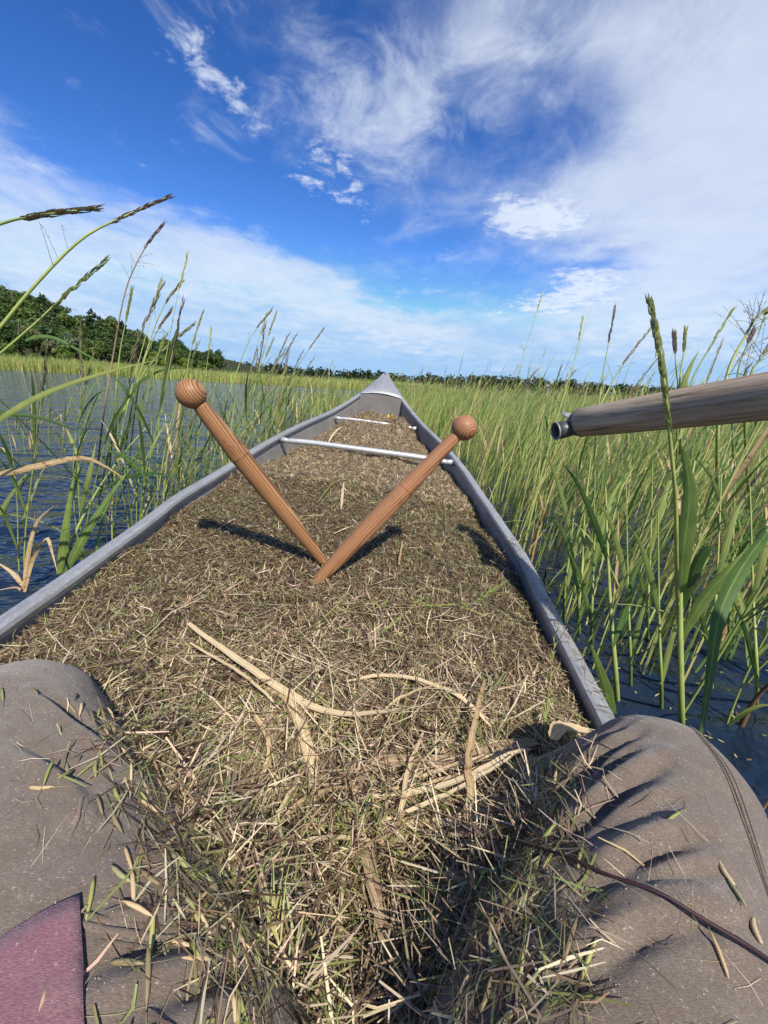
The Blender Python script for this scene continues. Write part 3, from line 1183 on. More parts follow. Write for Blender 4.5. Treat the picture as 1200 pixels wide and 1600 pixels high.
def normals_of(s, u_):
    e = 0.01
    a = pile_xyz(s + e, u_) - pile_xyz(s - e, u_)
    b_ = pile_xyz(s, np.clip(u_ + e * 2, -1, 1)) - pile_xyz(s, np.clip(u_ - e * 2, -1, 1))
    n = np.cross(a, b_)
    n /= np.linalg.norm(n, axis=1)[:, None]
    n[n[:, 2] < 0] *= -1
    return n


def strips(c, d, n, L, W, bend, cols):
    """bent flat straws: 3 sections of 2 vertices"""
    sd = np.cross(d, n)
    sd /= np.linalg.norm(sd, axis=1)[:, None] + 1e-9
    h = (d * L[:, None]) * 0.5
    w = sd * W[:, None] * 0.5
    up_ = n * bend[:, None]
    side = sd * (bend * 1.2)[:, None]
    V = np.stack([c - h - w * .55 - up_, c - h + w * .55 - up_, c - w + side, c + w + side, c + h - w * .35 - up_, c + h + w * .35 - up_], 1)
    k = len(c)
    b_ = np.arange(k)[:, None] * 6
    F = np.concatenate([b_ + [0, 1, 3, 2], b_ + [2, 3, 5, 4]])
    return V.reshape(-1, 3), F, np.repeat(cols, 6, axis=0)


def spindles(c, d, n, L, W, cols):
    """grains in their husks: pointed three-sided spindles"""
    sd = np.cross(d, n)
    sd /= np.linalg.norm(sd, axis=1)[:, None] + 1e-9
    n2 = np.cross(sd, d)
    h = d * L[:, None] * 0.5
    w = W[:, None] * 0.5
    m = c - h * 0.12
    V = np.stack([c - h, m + n2 * w, m - n2 * w * .5 + sd * w * .87, m - n2 * w * .5 - sd * w * .87, c + h], 1)
    k = len(c)
    b_ = np.arange(k)[:, None] * 5
    F = np.concatenate([b_ + f for f in ([0, 2, 1], [0, 3, 2], [0, 1, 3], [4, 1, 2], [4, 2, 3], [4, 3, 1])])
    return V.reshape(-1, 3), F, np.repeat(cols, 5, axis=0)


PAL = np.array([(0.072, 0.045, 0.026), (0.180, 0.124, 0.070), (0.325, 0.244, 0.146), (0.600, 0.490, 0.325), (0.235, 0.265, 0.085), (0.125, 0.072, 0.058)])


def pick_cols(n, wts, r):
    wts = np.asarray(wts, float)
    if wts.ndim == 1:
        k = r.choice(len(PAL), n, p=wts / wts.sum())
    else:
        cw = np.cumsum(wts / wts.sum(1, keepdims=True), 1)
        k = (r.random((n, 1)) > cw).sum(1).clip(0, len(PAL) - 1)
    return np.clip(PAL[k] * r.uniform(0.75, 1.25, (n, 1)) * (1 + r.normal(size=(n, 3)) * 0.05), 0.01, 0.9)


def sample_pile(n, r, s0=0.47, s1=3.58, falloff=0.35):
    g = np.linspace(s0, s1, 400)
    y = 3.309 - g
    w, _ = gun(g)
    den = w / (y ** 2 + falloff)
    cdf = np.cumsum(den)
    cdf /= cdf[-1]
    s = np.interp(r.random(n), cdf, g)
    u_ = r.uniform(-0.985, 0.985, n)
    return s, u_


def rand_dir(n, nrm, r, tilt):
    d = r.normal(size=(n, 3))
    d -= nrm * (d * nrm).sum(1)[:, None]
    d /= np.linalg.norm(d, axis=1)[:, None]
    d = d + nrm * (r.normal(size=n) * tilt)[:, None]
    return d / np.linalg.norm(d, axis=1)[:, None]


def heap_part(name, V, F, C):
    o = obj(name, mesh_np(name, V, F, C), M['straw'], heap)
    o['kind'] = 'stuff'
    return o


r = np.random.default_rng(11)
# fine chaff and broken straw
n = 210000
s, u_ = sample_pile(n, r)
p, nr = pile_xyz(s, u_), normals_of(s, u_)
dist = 3.309 - s
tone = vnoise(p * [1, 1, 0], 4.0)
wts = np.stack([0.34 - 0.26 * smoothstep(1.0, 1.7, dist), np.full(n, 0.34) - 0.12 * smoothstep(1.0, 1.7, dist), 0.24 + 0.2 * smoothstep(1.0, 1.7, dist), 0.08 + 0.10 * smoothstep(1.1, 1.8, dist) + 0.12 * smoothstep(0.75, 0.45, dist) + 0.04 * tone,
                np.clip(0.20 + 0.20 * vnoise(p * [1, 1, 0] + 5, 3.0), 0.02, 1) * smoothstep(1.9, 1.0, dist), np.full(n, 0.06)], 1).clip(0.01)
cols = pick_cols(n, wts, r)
L = r.uniform(0.007, 0.021, n) * (1 + 0.6 * smoothstep(0.8, 0.4, dist)) * (1 + 0.25 * smoothstep(1.0, 2.2, dist))
W = r.uniform(0.0007, 0.0020, n) * (1 + 1.2 * smoothstep(0.8, 2.2, dist))
p = p + nr * (r.uniform(-0.004, 0.012, n))[:, None]
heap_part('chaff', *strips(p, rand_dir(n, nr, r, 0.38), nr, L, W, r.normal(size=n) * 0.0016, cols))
# coarser straw over the far half
n = 45000
s, u_ = sample_pile(n, r, 0.47, 2.1, 2.0)
p, nr = pile_xyz(s, u_), normals_of(s, u_)
cols = pick_cols(n, (0.06, 0.26, 0.38, 0.24, 0.05, 0.03), r)
p = p + nr * (r.uniform(0.0, 0.014, n))[:, None]
heap_part('dry_chaff', *strips(p, rand_dir(n, nr, r, 0.4), nr, r.uniform(0.010, 0.030, n), r.uniform(0.0012, 0.0030, n), r.normal(size=n) * 0.002, cols))
# grains
n = 26000
s, u_ = sample_pile(n, r, 1.2)
p, nr = pile_xyz(s, u_), normals_of(s, u_)
cols = pick_cols(n, (0.20, 0.30, 0.22, 0.10, 0.24, 0.10), r)
p = p + nr * (r.uniform(0.0, 0.010, n))[:, None]
heap_part('grains', *spindles(p, rand_dir(n, nr, r, 0.35), nr, r.uniform(0.010, 0.017, n), r.uniform(0.0016, 0.0026, n), cols))
# long thin awns and stalks
n = 9000
s, u_ = sample_pile(n, r, 1.3, 3.58, 0.04)
p, nr = pile_xyz(s, u_), normals_of(s, u_)
cols = pick_cols(n, (0.12, 0.22, 0.26, 0.28, 0.12, 0.05), r)
p = p + nr * (r.uniform(0.002, 0.014, n))[:, None]
heap_part('straw', *strips(p, rand_dir(n, nr, r, 0.22), nr, r.uniform(0.030, 0.085, n), r.uniform(0.0008, 0.0026, n), r.normal(size=n) * 0.003, cols))
# tangled awns and straw hanging into the hollow between the legs
n = 5200
x = 0.0 + r.normal(size=n) * 0.11
y = 0.18 + r.normal(size=n) * 0.12
ok = (np.abs(x) < 0.32) & (y > -0.08) & (y < 0.46)
x, y = x[ok], y[ok]
z = np.full(len(x), 0.2)
for _ in range(4):
    q = np.stack([x, y, z], -1)
    s, xc, _u = c_inv(q)
    w, _g = gun(s)
    pp = pile_xyz(s, np.clip(xc / w, -0.97, 0.97))
    z = pp[:, 2]
n = len(x)
p = np.stack([x, y, z + r.uniform(0.0, 0.035, n)], -1)
nr = np.tile([0, 0, 1.0], (n, 1))
cols = pick_cols(n, (0.14, 0.24, 0.24, 0.20, 0.14, 0.08), r)
heap_part('awns', *strips(p, rand_dir(n, nr, r, 0.45), nr, r.uniform(0.025, 0.075, n), r.uniform(0.0006, 0.0020, n), r.normal(size=n) * 0.004, cols))
n = 2600
p2 = p[:n] + [0, 0, 0.004]
heap_part('husked_grains', *spindles(p2, rand_dir(n, nr[:n], r, 0.3), nr[:n], r.uniform(0.014, 0.022, n), r.uniform(0.0018, 0.0028, n),
          pick_cols(n, (0.06, 0.18, 0.22, 0.16, 0.36, 0.06), r)))

# long loose straw and green husks between the knees
def near_points(n, cx, cy, sx, sy):
    x = cx + r.normal(size=n) * sx
    y = cy + r.normal(size=n) * sy
    ok = (np.abs(x + 0.05) < 0.36) & (y > 0.0) & (y < 0.62)
    x, y = x[ok], y[ok]
    z = np.full(len(x), 0.2)
    for _ in range(4):
        s, xc, _u = c_inv(np.stack([x, y, z], -1))
        w, _g = gun(s)
        z = pile_xyz(s, np.clip(xc / w, -0.97, 0.97))[:, 2]
    return np.stack([x, y, z], -1)


p = near_points(2100, 0.0, 0.28, 0.16, 0.13)
n = len(p)
nr = np.tile([0, 0, 1.0], (n, 1))
heap_part('long_straw', *strips(p + nr * r.uniform(0.004, 0.022, n)[:, None], rand_dir(n, nr, r, 0.22), nr, r.uniform(0.045, 0.130, n), r.uniform(0.0007, 0.0026, n),
          r.normal(size=n) * 0.005, pick_cols(n, (0.05, 0.14, 0.30, 0.40, 0.09, 0.02), r)))
p = near_points(5200, -0.07, 0.24, 0.15, 0.12)
n = len(p)
nr = np.tile([0, 0, 1.0], (n, 1))
heap_part('loose_husks', *spindles(p + nr * r.uniform(0.006, 0.016, n)[:, None], rand_dir(n, nr, r, 0.25), nr, r.uniform(0.013, 0.024, n), r.uniform(0.0018, 0.0030, n),
          pick_cols(n, (0.05, 0.14, 0.24, 0.20, 0.34, 0.03), r)))

# ------------------------------------------------------------------ person


def capsule(bm, p0, r0, p1, r1, n=20):
    p0, p1 = Vector(p0), Vector(p1)
    bmesh.ops.create_icosphere(bm, subdivisions=3, radius=r0, matrix=Matrix.Translation(p0))
    bmesh.ops.create_icosphere(bm, subdivisions=3, radius=r1, matrix=Matrix.Translation(p1))
    d = p1 - p0
    if d.length > 1e-4:
        q = d.to_track_quat('Z', 'Y').to_matrix().to_4x4()
        bmesh.ops.create_cone(bm, cap_ends=True, segments=n, radius1=r0, radius2=r1, depth=d.length,
                              matrix=Matrix.Translation((p0 + p1) / 2) @ q)


def fused(name, chains, voxel, smooth_it=10):
    """one continuous skin around chains of (point, radius)"""
    bm = bmesh.new()
    for ch in chains:
        for (a, ra), (b_, rb) in zip(ch[:-1], ch[1:]):
            capsule(bm, a, ra, b_, rb)
    me_ = bpy.data.meshes.new(name)
    bm.to_mesh(me_)
    bm.free()
    o = bpy.data.objects.new(name, me_)
    col.objects.link(o)
    rm = o.modifiers.new('r', 'REMESH')
    rm.mode = 'VOXEL'
    rm.voxel_size = voxel
    sm = o.modifiers.new('s', 'SMOOTH')
    sm.iterations = smooth_it
    sm.factor = 0.5
    dg = bpy.context.evaluated_depsgraph_get()
    ev = bpy.data.meshes.new_from_object(o.evaluated_get(dg))
    bpy.data.objects.remove(o)
    ev.polygons.foreach_set('use_smooth', np.ones(len(ev.polygons), bool))
    ev.materials.clear()
    return ev


HIP_L, KNEE_L, ANK_L = (-0.012, -0.02, 0.212), (-0.358, 0.282, 0.264), (-0.30, 0.40, 0.00)
HIP_R, KNEE_R, ANK_R = (0.045, -0.03, 0.205), (0.283, 0.270, 0.250), (-0.02, 0.34, -0.02)


def lerp(a, b_, t):
    return tuple(a[i] + (b_[i] - a[i]) * t for i in range(3))


def leg_chain(h, k, a, g):
    m = lerp(h, k, 0.5)
    return [(h, 0.108 + g), (m, 0.101 + g), (k, 0.078 + g), (lerp(k, a, 0.45), 0.054 + g), (a, 0.042 + g)]


CHEST, NECK, HEAD = (-0.03, -0.43, 0.49), (-0.03, -0.56, 0.66), (-0.03, -0.57, 0.785)
SH_L, SH_R = (-0.20, -0.51, 0.585), (0.15, -0.51, 0.585)
EL_L, WR_L = (-0.34, -0.30, 0.42), (-0.19, -0.085, 0.375)
EL_R, WR_R = (0.37, -0.33, 0.50), (0.610, -0.10, 0.660)
PELV = (0.005, -0.11, 0.20)

person = empty('person', (-0.01, -0.15, 0.0))
tag(person, 'seated person in dusty taupe trousers and maroon shirt, knees spread in the canoe', 'person')


def pobj(name, me_, m):
    o = obj(name, me_, m, person)
    o.location = (0.01, 0.15, 0.0)
    return o


# body: one continuous figure, with hands
chains = [leg_chain(HIP_L, KNEE_L, ANK_L, -0.014), leg_chain(HIP_R, KNEE_R, ANK_R, -0.014),
          [(HIP_L, 0.085), (PELV, 0.09), (HIP_R, 0.085)], [((0, -0.15, 0.26), 0.10), (lerp(PELV, CHEST, 0.6), 0.10), (CHEST, 0.125), (lerp(CHEST, NECK, 0.6), 0.08), (NECK, 0.052), (HEAD, 0.078)],
          [((-0.030, -0.560, 0.760), 0.066), ((-0.030, -0.525, 0.735), 0.05)], [((-0.030, -0.490, 0.770), 0.012), ((-0.030, -0.475, 0.755), 0.013)],
          [((-0.108, -0.580, 0.775), 0.017), ((-0.108, -0.580, 0.755), 0.014)], [((0.048, -0.580, 0.775), 0.017), ((0.048, -0.580, 0.755), 0.014)],
          [(SH_L, 0.056), (EL_L, 0.042), (WR_L, 0.028)], [(SH_R, 0.056), (EL_R, 0.042), (WR_R, 0.028)],
          [(SH_L, 0.06), (CHEST, 0.11), (SH_R, 0.06)],
          [(ANK_L, 0.038), ((-0.33, 0.52, -0.04), 0.034)], [(ANK_R, 0.038), ((-0.10, 0.42, -0.05), 0.032)]]
# left hand resting on the thigh: palm, four fingers, thumb
chains.append([(WR_L, 0.026), ((-0.175, -0.035, 0.358), 0.026), ((-0.165, -0.018, 0.352), 0.024)])
for k in range(4):
    x0 = -0.190 + 0.017 * k
    ln_ = (0.048, 0.062, 0.066, 0.056)[k]
    chains.append([((x0, -0.018, 0.352), 0.009), ((x0 - 0.004, -0.018 + ln_ * 0.45, 0.350), 0.0085), ((x0 - 0.008, -0.018 + ln_ * 0.85, 0.340), 0.007)])
chains.append([((-0.155, -0.045, 0.352), 0.010), ((-0.130, -0.030, 0.345), 0.009), ((-0.118, -0.012, 0.335), 0.0078)])
# right hand round the pole
PA, PB = np.array([0.478, 0.517, 0.634]), np.array([0.385, 0.805, 0.570])
PD = (PB - PA) / np.linalg.norm(PB - PA)
HP = PA - PD * 0.60
e1 = np.cross(PD, [0, 0, 1.0])
e1 /= np.linalg.norm(e1)
e2 = np.cross(e1, PD)
chains.append([(WR_R, 0.026), (tuple(HP - e2 * 0.044), 0.024)])
for k in range(4):
    o_ = HP + PD * (0.033 - 0.019 * k)
    f = [tuple(o_ + (e1 * math.cos(a) + e2 * math.sin(a)) * 0.0405) for a in (R(-110), R(-50), R(15), R(75), R(120))]
    chains.append([(q, 0.0092 - 0.0005 * i) for i, q in enumerate(f)])
f = [tuple(HP + PD * 0.03 + (e1 * math.cos(a) + e2 * math.sin(a)) * 0.041) for a in (R(-130), R(-175), R(140))]
chains.append([(q, 0.0105 - 0.0008 * i) for i, q in enumerate(f)])
pobj('body', fused('body', chains, 0.0055, 3), M['skin'])

tro = fused('trousers', [leg_chain(HIP_L, KNEE_L, ANK_L, 0.0), leg_chain(HIP_R, KNEE_R, ANK_R, 0.0),
                         [(HIP_L, 0.092), (PELV, 0.098), (HIP_R, 0.092)]], 0.0034, 24)
nv = len(tro.vertices)
co = np.empty(nv * 3, np.float32)
tro.vertices.foreach_get('co', co)
co = co.reshape(-1, 3).astype(float)
nn = np.empty(nv * 3, np.float32)
tro.vertices.foreach_get('normal', nn)
nn = nn.reshape(-1, 3).astype(float)


def seg_dist(p, a, b_):
    a, b_ = np.array(a), np.array(b_)
    d = b_ - a
    t = np.clip(((p - a)[:, :2] @ d[:2]) / (d[:2] @ d[:2]), 0, 1)
    return np.linalg.norm((p - (a + t[:, None] * d)) * [1, 1, 0.12], axis=1), t


disp = 0.0040 * vnoise(co, 10) + 0.0026 * vnoise(co * [1.0, 1.6, 1.0] @ np.array([[0.8, -0.6, 0], [0.6, 0.8, 0], [0, 0, 1.0]]), 24)
# creases pulled across the knees and thighs: groove with a rounded fold beside it
CREASES = [
    ((0.267, 0.291, 0.310), (0.184, 0.249, 0.300), 0.006, 0.0050), ((0.267, 0.254, 0.310), (0.136, 0.198, 0.290), 0.007, 0.0090),
    ((0.251, 0.201, 0.310), (0.152, 0.171, 0.300), 0.007, 0.0085), ((0.226, 0.272, 0.310), (0.141, 0.220, 0.280), 0.008, 0.0060),
    ((0.225, 0.189, 0.310), (0.131, 0.158, 0.300), 0.006, 0.0055), ((0.235, 0.147, 0.300), (0.131, 0.133, 0.290), 0.008, 0.0080),
    ((0.211, 0.156, 0.310), (0.134, 0.146, 0.300), 0.006, 0.0040), ((0.127, 0.170, 0.280), (0.073, 0.134, 0.260), 0.008, 0.0050),
    ((0.256, 0.299, 0.310), (0.174, 0.258, 0.300), 0.005, 0.0040), ((0.262, 0.228, 0.310), (0.174, 0.200, 0.300), 0.005, 0.0040), ((0.244, 0.264, 0.310), (0.154, 0.219, 0.290), 0.006, 0.0050),
    ((0.245, 0.178, 0.310), (0.167, 0.162, 0.300), 0.006, 0.0045), ((0.174, 0.139, 0.300), (0.090, 0.120, 0.280), 0.007, 0.0055), ((0.137, 0.224, 0.280), (0.096, 0.175, 0.260), 0.007, 0.0050),
    ((-0.300, 0.282, 0.330), (-0.205, 0.235, 0.300), 0.007, 0.0065), ((-0.279, 0.226, 0.330), (-0.199, 0.194, 0.300), 0.007, 0.0050),
    ((-0.261, 0.283, 0.320), (-0.190, 0.232, 0.280), 0.006, 0.0050), ((-0.164, 0.133, 0.310), (-0.119, 0.146, 0.280), 0.004, 0.0035),
    ((-0.146, 0.111, 0.300), (-0.090, 0.136, 0.280), 0.009, 0.0060), ((-0.107, 0.104, 0.300), (-0.059, 0.126, 0.270), 0.008, 0.0050),
]
for a, b_, wd, am in CREASES:
    wd = wd * 0.72
    mid = (np.array(a) + np.array(b_)) / 2
    wav = co + 0.010 * np.stack([vnoise(co + 3, 14), vnoise(co + 7, 14), np.zeros(nv)], -1)
    d, t = seg_dist(wav, a, b_)
    env = np.clip(np.sin(np.pi * np.clip(t, 0.04, 0.96)), 0, 1) ** 0.6
    dirn = np.array(b_) - np.array(a)
    perp = np.cross(dirn, [0, 0, 1.0])
    perp /= np.linalg.norm(perp)
    sgn = (wav - mid) @ perp
    disp += env * am * 1.15 * (-np.exp(-(d / wd) ** 2) + 0.8 * np.exp(-((np.abs(sgn - 1.9 * wd) / (1.3 * wd)) ** 2)) * np.exp(-(np.maximum(d - 3 * wd, 0) / wd) ** 2))
co2 = co + nn * disp[:, None]
tro.vertices.foreach_set('co', co2.astype(np.float32).ravel())
tro.update()
pobj('trousers', tro, M['trousers'])

shirt = fused('shirt', [[((-0.005, -0.17, 0.28), 0.118), (lerp(PELV, CHEST, 0.6), 0.12), (CHEST, 0.135), (lerp(CHEST, NECK, 0.55), 0.095)],
                        [(SH_L, 0.072), (EL_L, 0.056), (lerp(EL_L, WR_L, 0.8), 0.044)], [(SH_R, 0.072), (EL_R, 0.056), (lerp(EL_R, WR_R, 0.8), 0.044)],
                        [(SH_L, 0.074), (CHEST, 0.125), (SH_R, 0.074)], [(SH_L, 0.072), (lerp(CHEST, NECK, 0.8), 0.075), (SH_R, 0.072)]], 0.008, 10)
pobj('shirt', shirt, M['shirt'])
# hair
hr = fused('hair', [[((-0.03, -0.587, 0.805), 0.080), ((-0.03, -0.61, 0.75), 0.066)]], 0.008, 4)
pobj('hair', hr, M['hair'])
# trousers as a collision surface for what lies on them
bm = bmesh.new()
bm.from_mesh(tro)
TRO = BVHTree.FromBMesh(bm)
bm.free()


def drop(x, y, z0=0.6):
    """what a thing dropped at x, y comes to rest on: height, normal, is it cloth"""
    h = TRO.ray_cast(Vector((x, y, z0)), Vector((0, 0, -1)))
    zp = pile_z(x, y)
    if h[0] is not None and h[0].z > zp:
        return h[0].z, h[1] if h[1].z > 0 else -h[1], True
    return zp, Vector((0, 0, 1)), False


def seam(pts, name='seam'):
    """felled seam: a low ridge with stitches along both edges"""
    q = spline([(p_[0], p_[1], 0) for p_ in pts], 60)
    L_ = []
    for v in q:
        h = TRO.ray_cast(Vector((v[0], v[1], 0.6)), Vector((0, 0, -1)))
        if h[0] is not None:
            L_.append((h[0], h[1] if h[1].z > 0 else -h[1]))
    if len(L_) < 6:
        return
    ridge = MB()
    ridge.tube([p_ + n_ * 0.0002 for p_, n_ in L_], 0.0016, 6, True)
    o = pobj(name, ridge.mesh(name, True), M['trousers'])
    st_ = MB()
    for i in range(1, len(L_) - 1):
        p_, n_ = L_[i]
        t_ = (L_[i + 1][0] - L_[i - 1][0]).normalized()
        s_ = n_.cross(t_)
        for k_ in (-1, 1):
            c_ = p_ + s_ * 0.0042 * k_ + n_ * 0.0005
            st_.tube([c_ - t_ * 0.0012, c_ + t_ * 0.0012], 0.00035, 4)
    w_ = obj('stitching', st_.mesh('stitching'), M['thread'], o)
    w_['kind'] = 'stuff'


seam([(0.315, 0.308, 0.300), (0.308, 0.249, 0.300), (0.292, 0.202, 0.300), (0.275, 0.158, 0.300)])
seam([(-0.155, 0.126, 0.325), (-0.131, 0.126, 0.325), (-0.108, 0.130, 0.320), (-0.089, 0.140, 0.310)])
# shirt tail lying over the left thigh
fl = MB()
A0, B0, C0 = np.array((-0.160, 0.136, 0.345)), np.array((-0.120, 0.087, 0.345)), np.array((-0.187, 0.117, 0.345))
vs, n1, n2 = [], 16, 16
eb, ec = (B0 - A0) * [1, 1, 0], (C0 - A0) * [1, 1, 0]
for i in range(n1):
    for j in range(n2):
        q = A0 + eb * (i / (n1 - 1)) * 2.6 + ec * (j / (n2 - 1)) * 1.9
        z, _n, c_ = drop(q[0], q[1])
        z = max(z, 0.24) + 0.0012 + 0.0010 * math.sin(q[0] * 60 + q[1] * 90) + 0.002 * float(vnoise(np.array([q[0], q[1], 0]), 30))
        vs.append((q[0], q[1], z))
# relax so the tail bridges small creases
V = np.array(vs).reshape(n1, n2, 3)
for _ in range(2):
    Zs = V[..., 2].copy()
    Zs[1:-1, 1:-1] = np.maximum(V[1:-1, 1:-1, 2], (V[:-2, 1:-1, 2] + V[2:, 1:-1, 2] + V[1:-1, :-2, 2] + V[1:-1, 2:, 2]) / 4)
    V[..., 2] = Zs
idx = np.arange(n1 * n2).reshape(n1, n2)
quads = np.stack([idx[:-1, :-1], idx[:-1, 1:], idx[1:, 1:], idx[1:, :-1]], -1).reshape(-1, 4)
ft = pobj('shirt_tail', mesh_np('shirt_tail', V.reshape(-1, 3), quads, smooth=True), M['shirt'])
ft['label'] = 'maroon shirt tail lying over the left thigh'
fm = ft.modifiers.new('cloth', 'SOLIDIFY')
fm.thickness = 0.0018
fm.offset = 1

# ------------------------------------------------------------------ knocking sticks


def lathe(prof, n=40):
    b = MB()
    vs, fs = [], []
    for z, rr_ in prof:
        for k in range(n):
            a = 2 * math.pi * k / n
            vs.append((rr_ * math.cos(a), rr_ * math.sin(a), z))
    for i in range(len(prof) - 1):
        for k in range(n):
            fs.append((i * n + k, i * n + (k + 1) % n, (i + 1) * n + (k + 1) % n, (i + 1) * n + k))
    fs.append(tuple(reversed(range(n))))
    fs.append(tuple(range((len(prof) - 1) * n, len(prof) * n)))
    b.add(vs, fs)
    return b.mesh('lathe', True)


def knocker(ball, tip, rb, prof, m, label, over):
    ball, tip = Vector(ball), Vector(tip)
    ax = (ball - tip)
    Lv = ax.length
    tip2 = tip - ax.normalized() * over          # runs on into the heap
    o = empty('rice_knocker', tip2)
    o.rotation_mode = 'QUATERNION'
    o.rotation_quaternion = ax.to_track_quat('Z', 'Y')
    tag(o, label, 'knocking stick', 'pair of rice knocking sticks')
    pts = [(-0.0, prof[-1][1] * 0.35), (0.004, prof[-1][1] * 0.8)]
    zz = [over + Lv * (1 - t) for t, _ in prof]
    P_ = sorted(zip(zz, [q for _, q in prof]))
    f = spline([(0, *p_) for p_ in P_], 60)
    obj('shaft', lathe([(0.0, P_[0][1] * 0.5)] + [(max(p_[1], 0.003), max(p_[2], 0.003)) for p_ in f]), m, o)
    bp = [(over + Lv + rb * math.sin(a), max(rb * math.cos(a), 0.0006)) for a in np.linspace(-math.pi / 2, math.pi / 2, 26)]
    obj('ball', lathe(bp), m, o)
    return o


knocker((-0.317, 0.633, 0.591), (-0.112, 0.752, 0.235), 0.0232,
        [(0.045, 0.0122), (0.10, 0.0138), (0.20, 0.0160), (0.268, 0.0176), (0.285, 0.0180), (0.305, 0.0172), (0.45, 0.0166), (0.62, 0.0152), (0.80, 0.0122), (1.0, 0.0085), (1.12, 0.0070)],
        M['cedar_a'], 'brown turned wooden stick with ball end leaning left, strongly striped grain', 0.06)
knocker((0.137, 0.715, 0.555), (-0.136, 0.676, 0.232), 0.0232,
        [(0.045, 0.0108), (0.10, 0.0122), (0.20, 0.0138), (0.33, 0.0158), (0.355, 0.0166), (0.368, 0.0161), (0.375, 0.0166), (0.42, 0.0174), (0.58, 0.0176), (0.75, 0.0158), (0.90, 0.0126), (0.99, 0.0098), (1.03, 0.0060)],
        M['cedar_b'], 'reddish turned wooden stick with ball end leaning right, cracked at mid length', 0.012)

# ------------------------------------------------------------------ push pole with its metal duckbill
pole = empty('push_pole', tuple(PB))
pole.rotation_mode = 'QUATERNION'
pole.rotation_quaternion = Vector(-PD).to_track_quat('Z', 'Y')      # local +Z runs back along the pole
tag(pole, 'weathered grey wooden pole with a metal duckbill end, held at the right', 'pole')
pf = [(0.0, 0.0240), (0.008, 0.0280), (0.06, 0.0296), (0.25, 0.0304), (0.7, 0.0310), (1.6, 0.0310), (2.6, 0.029), (2.608, 0.024)]
obj('shaft', lathe(pf, 32), M['greywood'], pole)
ql = pole.rotation_quaternion.to_matrix()
toloc = lambda v: ql.transposed() @ (Vector(v) - Vector(PB))


def jaw(pts, wid, curl, th=0.0022):
    """curved metal plate: rows across, bent into a trough"""
    vs = []
    n2 = 13
    pts = [Vector(q) for q in pts]
    for i, q in enumerate(pts):
        t = (pts[min(i + 1, len(pts) - 1)] - pts[max(i - 1, 0)]).normalized()
        s_ = Vector(curl[1]) - t * Vector(curl[1]).dot(t)
        s_.normalize()
        n_ = s_.cross(t)
        for j in range(n2):
            a = (j / (n2 - 1) - 0.5) * curl[0][i]
            rad = wid[i] / max(2 * math.sin(min(curl[0][i] / 2, 1.5)), 0.2)
            vs.append(q + s_ * rad * math.sin(a) + n_ * rad * (math.cos(a) - 1))
    idx = np.arange(len(vs)).reshape(-1, n2)
    qd = np.stack([idx[:-1, :-1], idx[:-1, 1:], idx[1:, 1:], idx[1:, :-1]], -1).reshape(-1, 4)
    return mesh_np('jaw', [tuple(v) for v in vs], qd, smooth=True)


# the duckbill: a dark open cup below and a small spread flap above
cup = [toloc(q) for q in ((0.397, 0.799, 0.570), (0.380, 0.804, 0.562), (0.359, 0.806, 0.555), (0.341, 0.804, 0.551))]
b = MB()
b.tube(cup, [0.0120, 0.0150, 0.0172, 0.0176], 22, False)
o = obj('cup', b.mesh('cup', True), M['galv'], pole)
o['label'] = 'dark rounded metal cup at the pole end'
o.modifiers.new('t', 'SOLIDIFY').thickness = 0.003
rim = MB()
ax = (cup[3] - cup[2]).normalized()
e1_ = ax.orthogonal().normalized()
e2_ = ax.cross(e1_)
rim.tube([cup[3] + (e1_ * math.cos(t) + e2_ * math.sin(t)) * 0.0176 for t in np.linspace(0, 2 * math.pi, 29)], 0.0016, 6, False)
obj('rim', rim.mesh('rim', True), M['alu'], o)
bottom = MB()  # flat black disc just inside the mouth stands in for the cup's inner shade
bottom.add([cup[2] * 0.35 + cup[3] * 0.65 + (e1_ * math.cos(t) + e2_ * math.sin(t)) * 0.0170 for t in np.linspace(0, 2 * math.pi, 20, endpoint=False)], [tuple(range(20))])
obj('cup_shade_disc', bottom.mesh('cup_shade_disc'), M['cup_shade'], o)
j = jaw([toloc(q) for q in ((0.397, 0.801, 0.585), (0.384, 0.810, 0.586), (0.368, 0.816, 0.586), (0.352, 0.817, 0.590))], (0.020, 0.022, 0.027, 0.014), ((0.8, 0.9, 1.2, 1.6), toloc(np.array(PB) + np.array([0.55, 0.75, 0.25]))))
o = obj('flap', j, M['alu'], pole)
o['label'] = 'small bent metal flap above the cup'
o.modifiers.new('t', 'SOLIDIFY').thickness = 0.0022
b = MB()
b.tube([(0, 0, -0.006), (0, 0, 0.010), (0, 0, 0.012)], [0.0240, 0.0292, 0.0285], 28)
obj('ferrule', b.mesh('ferrule', True), M['galv'], pole)

# ------------------------------------------------------------------ loose leaves and stalks on the heap


def rest_line(pts, lift, n):
    """a strand lying over whatever is below it; pts are (x, y, extra height)"""
    out = []
    for q in spline(pts, n):
        z, _n, _c = drop(q[0], q[1])
        out.append((q[0], q[1], z))
    z = np.array([q[2] for q in out])
    for _ in range(40):                       # stiff: bridges hollows, never sinks in
        z2 = z.copy()
        z2[1:-1] = np.maximum(z[1:-1], (z[:-2] + z[2:]) / 2)
        z = z2
    ex = spline([(q[2], 0, 0) for q in pts], n)
    return [(q[0], q[1], zz + lift + e[0]) for q, zz, e in zip(out, z, ex)]


